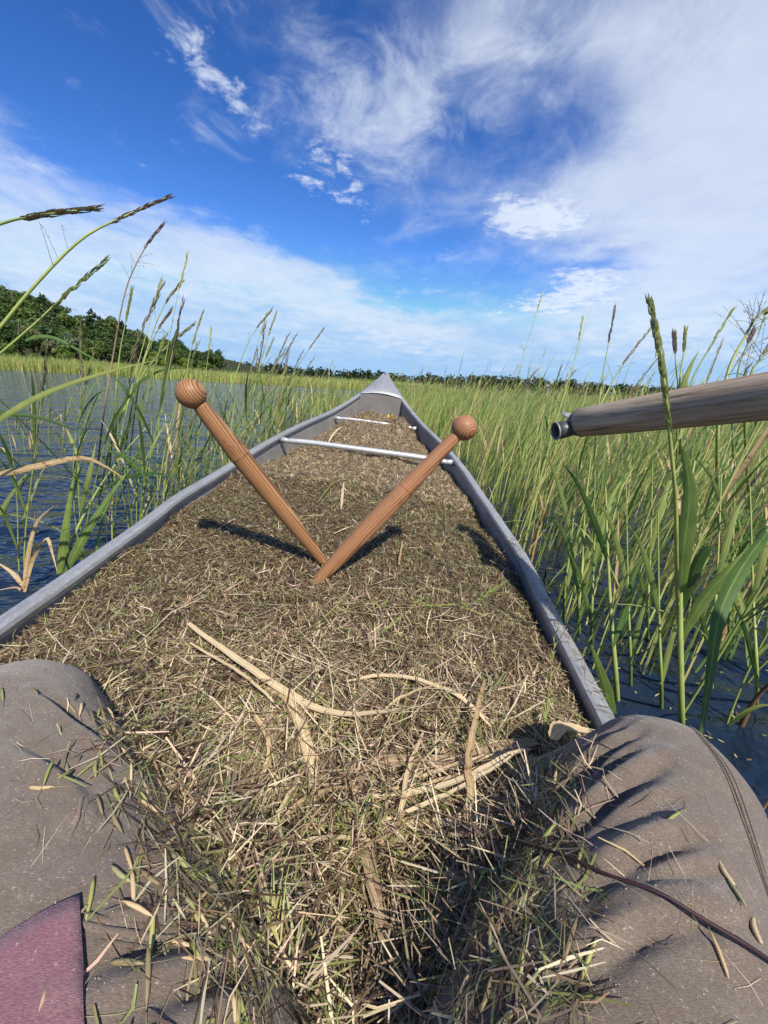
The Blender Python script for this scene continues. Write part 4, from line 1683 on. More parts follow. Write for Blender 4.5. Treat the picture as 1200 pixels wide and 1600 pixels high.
def loose(name, pts, wid, m, label, cat='dry leaf', group=None, lift=0.019, n=18, fold=0.14, twist=0.0, seed=0):
    rr_ = random.Random(seed)
    L_ = [(q[0] + rr_.gauss(0, 0.0004), q[1] + rr_.gauss(0, 0.0004), q[2] + rr_.gauss(0, 0.0004)) for q in rest_line(pts, lift, n)]
    base = Vector((L_[0][0], L_[0][1], L_[0][2]))
    b = MB()
    ws, sides = [], None
    for i in range(n):
        t = i / (n - 1)
        ws.append(wid * (0.25 + 0.75 * math.sin(math.pi * min(1, 0.08 + t * 0.9)) ** 0.6) * (1 + 0.05 * rr_.uniform(-1, 1)) * 0.92)
    ws[-1] *= 0.25
    P_ = [Vector(q) - base for q in L_]
    # blade twisting along its length
    vs, fs = [], []
    for i, q in enumerate(P_):
        t = (P_[min(i + 1, n - 1)] - P_[max(i - 1, 0)]).normalized()
        s_ = t.cross(Vector((0, 0, 1)))
        s_ = s_.normalized() if s_.length > 1e-3 else t.orthogonal().normalized()
        nn_ = s_.cross(t)
        a = 0.6 * twist * (i / (n - 1) - 0.4) + 0.10 * math.sin(i * 0.5 + seed)
        sr = s_ * math.cos(a) + nn_ * math.sin(a)
        nr_ = nn_ * math.cos(a) - s_ * math.sin(a)
        w_ = ws[i] / 2
        vs += [q - sr * w_ + nr_ * w_ * fold, q - sr * w_ * 0.45 + nr_ * w_ * fold * 0.2, q, q + sr * w_ * 0.45 + nr_ * w_ * fold * 0.2, q + sr * w_ + nr_ * w_ * fold]
    for i in range(n - 1):
        for k in range(4):
            a = i * 5 + k
            fs.append((a, a + 1, a + 6, a + 5))
    b.add(vs, fs)
    for i in range(n):
        b.c += [(0.0, i / n, 0), (0.28, i / n, 0), (0.5, i / n, 0), (0.72, i / n, 0), (1.0, i / n, 0)]
    o = obj(name, b.mesh(name, True), m, None, base)
    tag(o, label, cat, group)
    return o


def ext(p, e=0.0):
    return (p[0], p[1], e)


loose('dry_leaf', [ext(q) for q in ((-0.295, 0.508, 0.210), (-0.211, 0.457, 0.210), (-0.131, 0.409, 0.210), (-0.058, 0.378, 0.210), (0.015, 0.388, 0.210), (0.092, 0.418, 0.210))], 0.0115,
      M['leaf_straw'], 'long pale dry leaf curving across the middle of the heap', twist=0.8, seed=1)
loose('dry_leaf', [ext(q, e) for q, e in (((-0.146, 0.417, 0.220), 0), ((-0.105, 0.390, 0.220), .006), ((-0.076, 0.341, 0.220), .008), ((-0.061, 0.310, 0.210), .004), ((-0.048, 0.276, 0.200), 0))], 0.0150,
      M['leaf_straw'], 'pale tapering dry leaf crossing the long one and pointing at the viewer', lift=0.012, twist=0.5, seed=2)
loose('dry_leaf', [ext(q) for q in ((-0.040, 0.438, 0.210), (0.014, 0.458, 0.210), (0.070, 0.456, 0.210), (0.123, 0.434, 0.210), (0.162, 0.403, 0.210))], 0.0085,
      M['leaf_straw'], 'narrow pale dry leaf arching right of the heap centre', twist=-0.6, seed=3)
loose('dry_leaf', [ext(q) for q in ((-0.042, 0.308, 0.180), (0.018, 0.334, 0.180), (0.094, 0.343, 0.190), (0.168, 0.367, 0.200), (0.215, 0.379, 0.210))], 0.0170,
      M['leaf_brown'], 'wide brown blotched leaf lying against the right shin', twist=0.5, seed=4)
loose('dry_leaf', [ext(q) for q in ((0.047, 0.334, 0.200), (0.120, 0.363, 0.200), (0.217, 0.389, 0.200))], 0.0140, M['leaf_dry'],
      'tan leaf just above the wide brown blotched leaf', lift=0.014, twist=0.6, seed=5)
loose('dry_leaf', [ext(q, e) for q, e in (((0.156, 0.444, 0.230), .028), ((0.127, 0.372, 0.230), .022), ((0.110, 0.320, 0.220), .020), ((0.108, 0.291, 0.200), .018), ((0.091, 0.271, 0.200), .010), ((0.051, 0.270, 0.190), .004), ((0.013, 0.272, 0.180), 0))], 0.0085,
      M['leaf_dry'], 'stiff tan leaf standing upright then bending left beside the right shin', twist=1.4, n=26, seed=6)
loose('dry_leaf', [ext(q, e) for q, e in (((0.066, 0.374, 0.210), .004), ((0.043, 0.317, 0.200), .010), ((0.034, 0.276, 0.200), .010), ((0.013, 0.252, 0.190), 0))], 0.0055,
      M['leaf_straw'], 'very thin pale leaf bowing down towards the hollow', twist=0.8, seed=7)
loose('dry_leaf', [ext(q, e) for q, e in (((-0.010, 0.273, 0.190), 0), ((0.009, 0.224, 0.200), .012), ((0.020, 0.190, 0.200), .012), ((0.026, 0.161, 0.200), 0))], 0.0125,
      M['leaf_brown'], 'broad blotched brown leaf with torn tip hanging over the hollow', lift=0.012, twist=0.3, seed=8)
loose('dry_leaf', [ext(q, e) for q, e in (((0.003, 0.247, 0.200), 0), ((0.037, 0.225, 0.200), .008), ((0.076, 0.205, 0.200), 0))], 0.0095,
      M['leaf_straw'], 'short orange-tan leaf slanting right over the hollow', lift=0.012, twist=0.6, seed=9)
loose('dry_leaf', [ext(q) for q in ((-0.101, 0.220, 0.200), (-0.078, 0.214, 0.200), (-0.057, 0.216, 0.200))], 0.0090, M['leaf_dry'],
      'short curled tan leaf left of the hollow', twist=1.0, seed=10)
loose('dry_leaf', [ext(q, .004) for q in ((0.206, 0.341, 0.250), (0.239, 0.382, 0.240), (0.267, 0.399, 0.240), (0.302, 0.409, 0.230))], 0.0210, M['leaf_straw'],
      'pale crumpled leaf folded between the right knee and the rail', fold=0.6, twist=0.8, seed=11)
loose('dry_leaf', [ext(q) for q in ((0.008, 0.287, 0.190), (0.019, 0.252, 0.190), (0.045, 0.277, 0.190))], 0.007, M['leaf_dry'],
      'small tan leaf folded at the head of the blotched brown leaf', twist=1.0, seed=12)
loose('dry_leaf', [ext(q) for q in ((-0.289, 1.849, 0.345), (-0.290, 2.123, 0.345), (-0.257, 2.326, 0.345))], 0.016, M['leaf_straw'],
      'small pale leaf on the rice between the two cross bars', lift=0.02, seed=13)
loose('dry_leaf', [ext(q) for q in ((-0.119, 1.012, 0.290), (-0.129, 1.119, 0.290), (-0.139, 1.240, 0.290))], 0.009, M['leaf_straw'],
      'small pale leaf scrap upright between the two sticks', lift=0.012, seed=14)
loose('dry_leaf', [ext(q) for q in ((-0.578, 1.362, 0.290), (-0.600, 1.486, 0.290), (-0.548, 1.427, 0.290))], 0.02, M['leaf_dry'],
      'curled tan leaf scrap against the left hull wall', lift=0.012, fold=0.7, seed=15)
loose('dry_leaf', [ext(q) for q in ((0.039, 0.753, 0.220), (0.043, 0.800, 0.220), (0.049, 0.863, 0.220))], 0.005, M['leaf_dry'],
      'tiny tan leaf scrap right of the stick tips', seed=16)


def sprig(pts, label, m1, m2, spikes, rad=0.0013, lift=0.006, seed=0, spread=0.35, ln=0.018):
    """a rice stalk with its grains, lying on the heap"""
    r_ = random.Random(seed)
    L_ = rest_line(pts, lift, 16)
    base = Vector(L_[0])
    P_ = [Vector(q) - base for q in L_]
    o = empty('rice_sprig', base)
    tag(o, label, 'rice stalk', 'rice stalks on the heap')
    b = MB()
    b.tube(P_, [rad * (1 - 0.6 * i / 15) for i in range(16)], 5)
    obj('stem', b.mesh('stem'), m1, o)
    if spikes:
        g = MB()
        for k in range(spikes):
            i = r_.randint(3, 14)
            q = P_[i].lerp(P_[i + 1], r_.random())
            t = (P_[i + 1] - P_[i]).normalized()
            d = (t + Vector((r_.uniform(-1, 1), r_.uniform(-1, 1), r_.uniform(-0.1, 0.7))) * spread).normalized()
            l_ = ln * r_.uniform(0.6, 1.3)
            g.tube([q, q + d * l_ * 0.4, q + d * l_], [0.0004, 0.0011, 0.0002], 4, False)
        obj('seed_head', g.mesh('seed_head'), m2, o)
    return o


EXTRA = [
    (((0.201, 0.366, 0.220), (0.120, 0.338, 0.220), (0.046, 0.320, 0.210)), 0.0060, 'uppermost of the thin blades fanning out from the right knee'),
    (((0.193, 0.356, 0.220), (0.101, 0.316, 0.220), (0.017, 0.302, 0.210)), 0.0050, 'second thin blade fanning out from the right knee'),
    (((0.182, 0.345, 0.220), (0.085, 0.303, 0.220), (-0.010, 0.293, 0.200)), 0.0070, 'third and longest blade fanning out from the right knee'),
    (((0.163, 0.331, 0.220), (0.078, 0.290, 0.210), (0.012, 0.269, 0.200)), 0.0050, 'lowest of the thin blades fanning out from the right knee'),
    (((-0.090, 0.263, 0.200), (-0.050, 0.287, 0.200), (0.000, 0.303, 0.200)), 0.0060, 'straight straw blade left of the hollow pointing right'),
    (((-0.076, 0.237, 0.200), (-0.031, 0.249, 0.200), (0.018, 0.257, 0.200)), 0.0050, 'straight straw blade just above the hollow'),
    (((-0.074, 0.306, 0.210), (-0.085, 0.269, 0.200), (-0.085, 0.236, 0.200)), 0.0045, 'thin straw blade pointing at the left thigh'),
    (((0.031, 0.247, 0.200), (0.027, 0.205, 0.200), (0.030, 0.171, 0.200)), 0.0040, 'thin straight blade hanging right of the blotched leaf'),
    (((-0.015, 0.245, 0.200), (-0.018, 0.203, 0.200), (-0.010, 0.173, 0.200)), 0.0045, 'thin straight blade hanging left of the blotched leaf'),
    (((0.107, 0.458, 0.220), (0.049, 0.418, 0.220), (-0.001, 0.382, 0.210)), 0.0040, 'short thin blade crossing the arching pale leaf'),
    (((-0.152, 0.372, 0.220), (-0.116, 0.330, 0.210), (-0.114, 0.290, 0.210)), 0.0040, 'short thin blade right of the left knee'),
    (((-0.272, 0.468, 0.220), (-0.176, 0.414, 0.220), (-0.113, 0.374, 0.210)), 0.0050, 'second blade alongside the long pale curving leaf'),
]
for i, (q, wd_, lb) in enumerate(EXTRA):
    loose('dry_leaf', [ext(q[0], 0.003), ext(q[1], 0.010), ext(q[2], 0.002)], wd_, M[('leaf_straw', 'leaf_dry', 'leaf_straw')[i % 3]], lb, twist=0.5, seed=30 + i)

E0 = ext
sprig([E0(q) for q in ((0.162, 0.656, 0.220), (0.217, 0.716, 0.220), (0.294, 0.806, 0.220))], 'bright green bushy stalk lying near the right rail', M['leaf_pale'], M['leaf_pale'], 36, seed=1)
sprig([E0(q) for q in ((0.077, 0.629, 0.220), (0.146, 0.647, 0.220), (0.227, 0.663, 0.220))], 'straight green stalk lying left of the bright bushy one', M['leaf_pale'], M['seed_green'], 14, 0.0019, seed=2, spread=.15)
sprig([E0(q) for q in ((-0.015, 0.543, 0.220), (0.040, 0.593, 0.220), (0.092, 0.667, 0.220))], 'slanting green stalk below the stick tips', M['stem'], M['seed_green'], 14, seed=3)
sprig([E0(q) for q in ((-0.313, 0.600, 0.250), (-0.297, 0.634, 0.250), (-0.275, 0.662, 0.250))], 'short green tuft left of the stick tips', M['leaf_pale'], M['leaf_pale'], 20, seed=4)
sprig([E0(q) for q in ((-0.191, 1.036, 0.310), (-0.175, 1.239, 0.310), (-0.152, 1.478, 0.310))], 'green blade on the rice between the two sticks', M['leaf_pale'], M['leaf_pale'], 12, 0.002, seed=5)
sprig([E0(q) for q in ((-0.178, 1.257, 0.310), (-0.088, 1.216, 0.310), (-0.024, 1.157, 0.310))], 'thin green stalk crossing the blade between the sticks', M['stem'], None, 0, 0.0012, seed=6)
sprig([E0(q, e) for q, e in (((0.226, 0.383, 0.220), 0), ((0.257, 0.457, 0.220), .02), ((0.328, 0.609, 0.210), .03))], 'upright yellow-green sprig at the near end of the right rail', M['leaf_pale'], M['seed_green'], 22, 0.0015, seed=7, spread=.5)
sprig([E0(q, .004) for q in ((-0.557, 0.749, 0.280), (-0.558, 0.845, 0.280), (-0.552, 0.961, 0.280))], 'green stalk draped along the left rail', M['leaf_pale'], M['leaf_pale'], 16, 0.0022, seed=8, spread=.12, lift=0.02)
sprig([E0(q) for q in ((-0.149, 0.508, 0.220), (-0.097, 0.555, 0.220), (-0.041, 0.665, 0.220))], 'dull olive stalk on the open middle of the heap', M['stem'], M['seed_brown'], 14, seed=9)
sprig([E0(q) for q in ((0.154, 1.062, 0.300), (0.173, 1.247, 0.300), (0.204, 1.564, 0.300))], 'pale green stalk standing behind the right stick', M['leaf_pale'], M['seed_green'], 10, 0.0016, seed=10)
sprig([E0(q) for q in ((0.176, 1.007, 0.300), (0.197, 1.174, 0.300), (0.234, 1.454, 0.300))], 'second green stalk behind the right stick, nearer the rail', M['stem'], M['seed_green'], 10, 0.0014, seed=11)
sprig([E0(q) for q in ((-0.020, 0.261, 0.200), (-0.032, 0.278, 0.200), (-0.050, 0.308, 0.200))], 'tuft of green blades beside the hollow', M['leaf_pale'], M['stem'], 30, 0.0016, seed=12, spread=.3, ln=.03)
sprig([E0(q) for q in ((-0.042, 0.143, 0.200), (-0.052, 0.150, 0.220), (-0.064, 0.169, 0.220))], 'forked pale sprig at the bottom edge by the left thigh', M['leaf_straw'], M['seed_green'], 10, 0.0014, lift=.03, seed=13, spread=.6, ln=.03)
sprig([E0(q) for q in ((0.048, 0.357, 0.200), (0.121, 0.415, 0.200), (0.194, 0.455, 0.200))], 'reddish thin stalk slanting up to the right rail', M['stem_purple'], None, 0, 0.0010, seed=14)

# the dark stem across the right thigh
PS = [ext(q, e) for q, e in (((0.076, 0.262, 0.250), 0), ((0.093, 0.246, 0.260), .004), ((0.119, 0.216, 0.280), .003), ((0.145, 0.175, 0.310), .002), ((0.179, 0.152, 0.310), .002), ((0.218, 0.136, 0.300), .002), ((0.252, 0.128, 0.290), .0))]
L_ = rest_line(PS, 0.005, 30)
base = Vector(L_[0])
o = empty('rice_stalk', base)
tag(o, 'dark purple stem lying across the right thigh', 'stem')
b = MB()
b.tube([Vector(q) - base for q in L_], [0.0007 + 0.0005 * i / 29 + (0.0003 if i % 9 == 6 else 0) for i in range(30)], 8)
obj('stalk', b.mesh('stalk', True), M['stem_purple'], o)
g = MB()
r_ = random.Random(4)
for k in range(34):
    i = r_.randint(1, 9)
    q = Vector(L_[i]) - base
    d = Vector((r_.uniform(-1, 0.2), r_.uniform(-0.1, 1), r_.uniform(0, 0.5))).normalized()
    g.tube([q, q + d * 0.006, q + d * r_.uniform(0.010, 0.02)], [0.0003, 0.0008, 0.0002], 4, False)
obj('spikelets', g.mesh('spikelets'), M['seed_purple'], o)

# two tan larvae on the right thigh
for k, (q, a) in enumerate((((0.243, 0.173, 0.300), 1.5), ((0.242, 0.147, 0.290), 1.1))):
    z, nrm, _c = drop(q[0], q[1])
    o = empty('rice_worm', (q[0], q[1], z + 0.0016), a)
    b = MB()
    pts = [(0.0065 * (t - 0.5) * 2, 0.0018 * math.sin(t * 3.0), 0.0008 * math.sin(t * 3.1)) for t in np.linspace(0, 1, 15)]
    b.tube(pts, [0.0017 * (0.55 + 0.45 * math.sin(math.pi * (0.08 + 0.86 * i / 14))) * (1.0 if i % 2 else 0.86) for i in range(15)], 10)
    obj('body', b.mesh('body', True), M['larva'], o)
    h = MB()
    h.tube([pts[-1], (pts[-1][0] + 0.0012, pts[-1][1] - 0.0003, 0)], [0.0012, 0.0005], 8)
    obj('head', h.mesh('head', True), M['seed_brown'], o)
    tag(o, ('tan larva on the right thigh, the one nearer the knee', 'tan larva on the right thigh, the one nearer the frame corner')[k], 'larva', 'larvae on the right thigh')

# yellow tuft of petals near the bow
q = pile_xyz(0.60, 0.42)
o = empty('yellow_leaf_clump', (float(q[0]), float(q[1]), float(q[2])))
tag(o, 'small clump of yellow withered leaves on the rice near the bow', 'leaf clump')
r_ = random.Random(8)
for k in range(16):
    b = MB()
    a, e = r_.uniform(0, 6.28), r_.uniform(0.2, 1.2)
    c_ = Vector((r_.uniform(-0.02, 0.02), r_.uniform(-0.02, 0.02), 0.0))
    d = Vector((math.cos(a) * math.cos(e), math.sin(a) * math.cos(e), math.sin(e)))
    l_ = r_.uniform(0.03, 0.055)
    b.ribbon([c_, c_ + d * l_ * 0.5, c_ + d * l_ + Vector((0, 0, -0.008))], [0.008, 0.016, 0.003])
    obj('petal', b.mesh('petal'), M['yellow'], o)

# ------------------------------------------------------------------ grains, awns and crumbs on the trousers
GRM = []
r_ = random.Random(12)
for k in range(6):
    b = MB()
    l_ = 0.0075 + 0.0015 * k / 2
    w_ = 0.0011 + 0.00018 * (k % 3)
    bend = r_.uniform(-0.0012, 0.0012)
    pts = [(-l_, 0, 0), (-l_ * 0.6, bend * 0.5, 0.0002), (0, bend, 0.0004), (l_ * 0.6, bend * 0.5, 0.0002), (l_, 0, 0)]
    b.tube(pts, [w_ * 0.35, w_ * 0.9, w_, w_ * 0.75, w_ * 0.15], 6)
    if k % 2:
        b.tube([pts[-1], (l_ * 2.0, r_.uniform(-0.003, 0.003), 0.001), (l_ * 3.0, r_.uniform(-0.008, 0.008), 0.002)], [0.00025, 0.0002, 0.0001], 3, False)
    GRM.append(b.mesh('grain', True))
GR_M = ['seed_green', 'leaf_pale', 'leaf_straw', 'seed_brown', 'seed_green', 'leaf_dry']
GRAINS = [[me_.copy() for m_ in range(4)] for me_ in GRM]
for i, row in enumerate(GRAINS):
    for j, me_ in enumerate(row):
        me_.materials.append(M[['grain_olive', 'seed_green', 'leaf_straw', 'seed_brown'][j]])


def lay(o, x, y, ang, lift):
    z, nrm, c_ = drop(x, y)
    xa = Vector((math.cos(ang), math.sin(ang), 0))
    xa = (xa - nrm * xa.dot(nrm)).normalized()
    ya = nrm.cross(xa)
    p_ = Vector((x, y, z)) + nrm * lift
    o.matrix_world = Matrix(((xa.x, ya.x, nrm.x, p_.x), (xa.y, ya.y, nrm.y, p_.y), (xa.z, ya.z, nrm.z, p_.z), (0, 0, 0, 1)))


# the grains one can pick out on the cloth
gr_ = random.Random(31)
spots = []
tries = 0
while len(spots) < 215 and tries < 6000:
    tries += 1
    if gr_.random() < 0.74:                       # inner slope of the left thigh
        t = gr_.random()
        x = -0.26 + 0.26 * t + gr_.gauss(0, 0.032)
        y = 0.33 - 0.24 * t + gr_.gauss(0, 0.028)
    else:                                         # inner side of the right thigh
        t = gr_.random()
        x = 0.165 - 0.10 * t + gr_.gauss(0, 0.018)
        y = 0.32 - 0.20 * t + gr_.gauss(0, 0.020)
    z, nrm, c_ = drop(x, y)
    if c_ and nrm.z > 0.25:
        spots.append((x, y))
for x, y in [(-0.229, 0.192, 0.330)[:2], (-0.233, 0.248, 0.330)[:2], (-0.221, 0.201, 0.330)[:2], (-0.120, 0.113, 0.310)[:2], (-0.117, 0.128, 0.310)[:2], (-0.083, 0.135, 0.290)[:2],
             (-0.155, 0.136, 0.330)[:2], (0.135, 0.188, 0.300)[:2], (0.239, 0.162, 0.300)[:2], (0.204, 0.133, 0.300)[:2], (0.122, 0.135, 0.280)[:2], (0.225, 0.201, 0.310)[:2], (0.151, 0.181, 0.310)[:2], (0.128, 0.128, 0.270)[:2], (-0.145, 0.093, 0.350)[:2]]:
    spots.append((x, y))
for i, (x, y) in enumerate(spots):
    gk, gc = gr_.randrange(6), gr_.randrange(4)
    o = obj('rice_grain', GRAINS[gk][gc], None)
    side = 'left' if x < -0.02 else 'right'
    lay(o, x, y, gr_.gauss(-0.75 if x < 0 else 0.85, 0.55), 0.0014 if side == 'right' or x > -0.19 or y > 0.165 else 0.008)
    tag(o, '%s rice grain on the %s trouser leg %s' % (('dull olive', 'green', 'straw-coloured', 'brown')[gc] + (' long-awned' if gk % 2 else ''), side, 'towards the knee' if y > 0.24 else 'halfway along the thigh' if y > 0.15 else 'near the bottom edge'), 'rice grain', 'grains on the %s trouser leg' % side)

# finer litter on the cloth: awns and crumbs nobody could count
r = np.random.default_rng(41)


def on_cloth(n, near):
    out = []
    k = 0
    while len(out) < n and k < n * 12:
        k += 1
        t = r.random()
        if r.random() < 0.5:
            x, y = -0.255 + 0.24 * t + r.normal() * near, 0.33 - 0.25 * t + r.normal() * near
        else:
            x, y = 0.18 - 0.12 * t + r.normal() * near, 0.31 - 0.22 * t + r.normal() * near
        h = TRO.ray_cast(Vector((x, y, 0.6)), Vector((0, 0, -1)))
        if h[0] is not None and abs(h[1].z) > 0.2:
            nz = h[1] if h[1].z > 0 else -h[1]
            out.append((*h[0], *nz))
    return np.array(out)


litter = empty('chaff_on_trousers', (0, 0, 0))
tag(litter, 'fine chaff, awns and crumbs dusted over both trouser legs', 'chaff', kind='stuff')
q = on_cloth(1700, 0.024)
p, nr = q[:, :3], q[:, 3:]
n = len(p)
dirs = rand_dir(n, nr, r, 0.06) + 0.55 * np.where(p[:, :1] < 0, [[0.7, -0.6, 0]], [[0.5, 0.7, 0.1]])
dirs -= nr * (dirs * nr).sum(1)[:, None] * 0.9
dirs /= np.linalg.norm(dirs, axis=1)[:, None]
V, F, C_ = strips(p + nr * (0.0012 + r.random(n) * 0.003)[:, None], dirs, nr, r.uniform(0.012, 0.045, n), r.uniform(0.0005, 0.0018, n),
                  r.normal(size=n) * 0.0014, pick_cols(n, (0.14, 0.24, 0.20, 0.18, 0.18, 0.06), r))
a = obj('awns', mesh_np('awns', V, F, C_), M['straw'], litter)
a['kind'] = 'stuff'
q = on_cloth(420, 0.07)
p, nr = q[:, :3], q[:, 3:]
n = len(p)
V, F, C_ = strips(p + nr * 0.0008, rand_dir(n, nr, r, 0.03), nr, r.uniform(0.010, 0.040, n), r.uniform(0.0002, 0.0005, n), r.normal(size=n) * 0.001,
                  pick_cols(n, (0.0, 0.2, 0.4, 0.4, 0.0, 0.0), r))
a = obj('hairs', mesh_np('hairs', V, F, C_), M['straw'], litter)
a['kind'] = 'stuff'
q = on_cloth(1600, 0.065)
p, nr = q[:, :3], q[:, 3:]
n = len(p)
V, F, C_ = spindles(p + nr * 0.0002, rand_dir(n, nr, r, 0.1), nr, r.uniform(0.0006, 0.0020, n), r.uniform(0.0004, 0.0009, n), np.tile([0.6, 0.54, 0.43], (n, 1)) * r.uniform(0.5, 1.2, (n, 1)))
a = obj('crumbs', mesh_np('crumbs', V, F, C_), M['straw'], litter)
a['kind'] = 'stuff'
# bits stuck on the right rail
n = 150
s = r.uniform(2.35, 3.0, n)
w, zg = gun(s)
p = c_pt(s, w + r.uniform(-0.008, 0.014, n), zg + 0.0078)
nr = np.tile(C_U, (n, 1))
V, F, C_ = strips(p, rand_dir(n, nr, r, 0.05), nr, r.uniform(0.006, 0.03, n), r.uniform(0.0006, 0.0016, n), r.normal(size=n) * 0.0008, pick_cols(n, (0.2, 0.2, 0.2, 0.25, 0.25, 0.05), r))
tag(obj('chaff_on_rail', mesh_np('chaff_on_rail', V, F, C_), M['straw']), 'bits of chaff stuck along the right canoe rail', 'chaff', kind='stuff')

# ------------------------------------------------------------------ wild rice plants


def head_mesh(path, n, rad, ln, seed, spread=0.14):
    """brush of awned spikelets pressed along the top of the stalk"""
    r_ = random.Random(seed)
    g = MB()
    path = [Vector(q) for q in path]
    m = len(path) - 1
    for k in range(n):
        f = (k + r_.random()) / n * m
        i = min(int(f), m - 1)
        q = path[i].lerp(path[i + 1], f - i)
        t = (path[i + 1] - path[i]).normalized()
        o1 = t.orthogonal().normalized()
        o2 = t.cross(o1)
        a = r_.uniform(0, 6.28)
        od = o1 * math.cos(a) + o2 * math.sin(a)
        d = (t + od * spread * r_.uniform(0.4, 1.4)).normalized()
        l_ = ln * r_.uniform(0.7, 1.25)
        w_ = rad * r_.uniform(0.8, 1.2)
        g.tube([q + od * w_ * 0.5, q + od * w_ * 0.9 + d * l_ * 0.35, q + od * w_ * 0.5 + d * l_], [w_ * 0.3, w_ * 0.55, w_ * 0.06], 3, False)
    return g


def branches(g, path, n, ln, seed):
    """thin spreading lower branches of the panicle"""
    r_ = random.Random(seed)
    path = [Vector(q) for q in path]
    for k in range(n):
        f = r_.uniform(0, len(path) - 1.01)
        i = int(f)
        q = path[i].lerp(path[i + 1], f - i)
        t = (path[i + 1] - path[i]).normalized()
        a = r_.uniform(0, 6.28)
        o1 = t.orthogonal().normalized()
        od = o1 * math.cos(a) + t.cross(o1) * math.sin(a)
        d = (t * 0.55 + od).normalized()
        l_ = ln * r_.uniform(0.5, 1.2)
        e = q + d * l_ + Vector((0, 0, 0.1 * l_))
        g.tube([q, q + d * l_ * 0.5 + Vector((0, 0, 0.08 * l_)), e], [0.0007, 0.0005, 0.0003], 3, False)
        for j in range(3):
            c_ = q.lerp(e, r_.uniform(0.4, 1.0))
            dd = Vector((r_.uniform(-1, 1), r_.uniform(-1, 1), r_.uniform(-1, 0.3))).normalized()
            g.tube([c_, c_ + dd * 0.006], [0.0008, 0.0002], 3, False)


def blade(start, az, length, width, rise, droop, n=9, curl=0.0):
    """points of an arching leaf"""
    pts, ws = [], []
    d = Vector((math.cos(az), math.sin(az), 0))
    sd_ = Vector((-math.sin(az), math.cos(az), 0))
    for i in range(n):
        t = i / (n - 1)
        h = length * (math.sin(rise) * t - droop * t * t * 0.75)
        o_ = length * math.cos(rise) * (t + 0.25 * droop * t * t)
        pts.append(Vector(start) + d * o_ + Vector((0, 0, h)) + sd_ * curl * length * t * t)
        ws.append(width * (0.4 + 0.6 * min(1, t * 4)) * min(1.0, 1.5 * (1 - t) ** 0.85) + 0.0006)
    return pts, ws


def proto(seed, h, lean, nleaf, style):
    """meshes of one wild rice plant standing at the origin: list of (name, mesh, material)"""
    r_ = random.Random(seed)
    out = []
    la = r_.gauss(0, 0.5)
    ld = Vector((math.cos(la), math.sin(la), 0))
    path = []
    for i in range(10):
        t = i / 9
        path.append(ld * (lean * h * t ** 1.6) + Vector((0.012 * math.sin(t * 5 + seed), 0.012 * math.cos(t * 4 + seed), -0.12 + (h + 0.12) * t * (1 - 0.12 * lean * t))))
    b = MB()
    r0 = r_.uniform(0.0018, 0.0031)
    b.tube(path, [r0 * (1 - 0.75 * (i / 9)) + 0.0004 for i in range(10)], 5, False)
    out.append(('stem', b.mesh('stem', True), M['stem_brown'] if style == 'brown' else M['stem']))
    if style != 'leafy':
        hp = path[7:] if style != 'tall' else path[8:]
        g = head_mesh([hp[0]] + hp[1:], 34, 0.0034, 0.026, seed)
        if style in ('open', 'tall') or r_.random() < 0.4:
            g2 = MB()
            branches(g2, path[6:8], 7, 0.07, seed + 1)
            out.append(('panicle_branches', g2.mesh('panicle_branches'), M['seed_brown']))
        out.append(('seed_head', g.mesh('seed_head'), M[r_.choice(['seed_green', 'seed_green', 'seed_brown', 'seed_purple'])]))
    for k in range(nleaf):
        t = r_.uniform(0.14, 0.72)
        i = int(t * 9)
        q = path[i].lerp(path[i + 1], t * 9 - i)
        az = r_.gauss(0.0, 1.5)
        pts, ws = blade(q, az, r_.uniform(0.28, 0.58) * (0.7 + 0.3 * h), r_.uniform(0.005, 0.0125), R(r_.uniform(48, 80)), r_.uniform(0.15, 0.85), 9, r_.uniform(-0.15, 0.15))
        b = MB()
        b.ribbon(pts, ws, None, 0.35)
        mk = r_.choices(['leaf', 'leaf_pale', 'leaf_dark', 'leaf_dry', 'leaf_straw'], [4, 5, 1.0, 0.8, 0.6])[0]
        if style == 'brown':
            mk = r_.choice(['leaf_dry', 'leaf_brown', 'leaf_straw'])
        out.append(('leaf', b.mesh('leaf', True), M[mk]))
    return out


PROTO = []
for i in range(22):
    st = ['plain', 'leafy', 'open', 'plain', 'tall', 'leafy', 'plain', 'open', 'leafy', 'brown', 'plain'][i % 11]
    hh = {'leafy': 0.62, 'tall': 1.12, 'brown': 0.5}.get(st, 0.86) * random.Random(i).uniform(0.9, 1.12)
    PROTO.append((st, proto(100 + i, hh, random.Random(50 + i).uniform(0.10, 0.42), {'leafy': 5, 'brown': 3, 'tall': 3}.get(st, 4), st)))
for st, parts in PROTO:
    for nm, me_, m_ in parts:
        me_.materials.append(m_)


STYLE_WORD = {'plain': 'seed-headed wild rice plant', 'leafy': 'leafy headless wild rice plant', 'open': 'branching-headed wild rice plant',
              'tall': 'tall wild rice plant topping its neighbours', 'brown': 'dead brown wild rice stalk'}


def put_plant(k, x, y, rz, s, label, group):
    st, parts = PROTO[k]
    label = label.replace('PLANT', STYLE_WORD[st])
    o = empty('wild_rice_plant', (x, y, 0), rz)
    o.scale = (s, s, s)
    for nm, me_, m_ in parts:
        obj(nm, me_, None, o)
    tag(o, label, 'wild rice', group)
    return o


cw = np.array([[rt.x, rt.y, rt.z], [up.x, up.y, up.z], [fw.x, fw.y, fw.z]])


def in_view(x, y, z, m=0.08):
    d = cw @ np.array([x, y, z - EYE])
    return d[2] > 0.05 and abs(d[0] / d[2]) < 1.0 + m and abs(d[1] / d[2]) < 1.333 + m


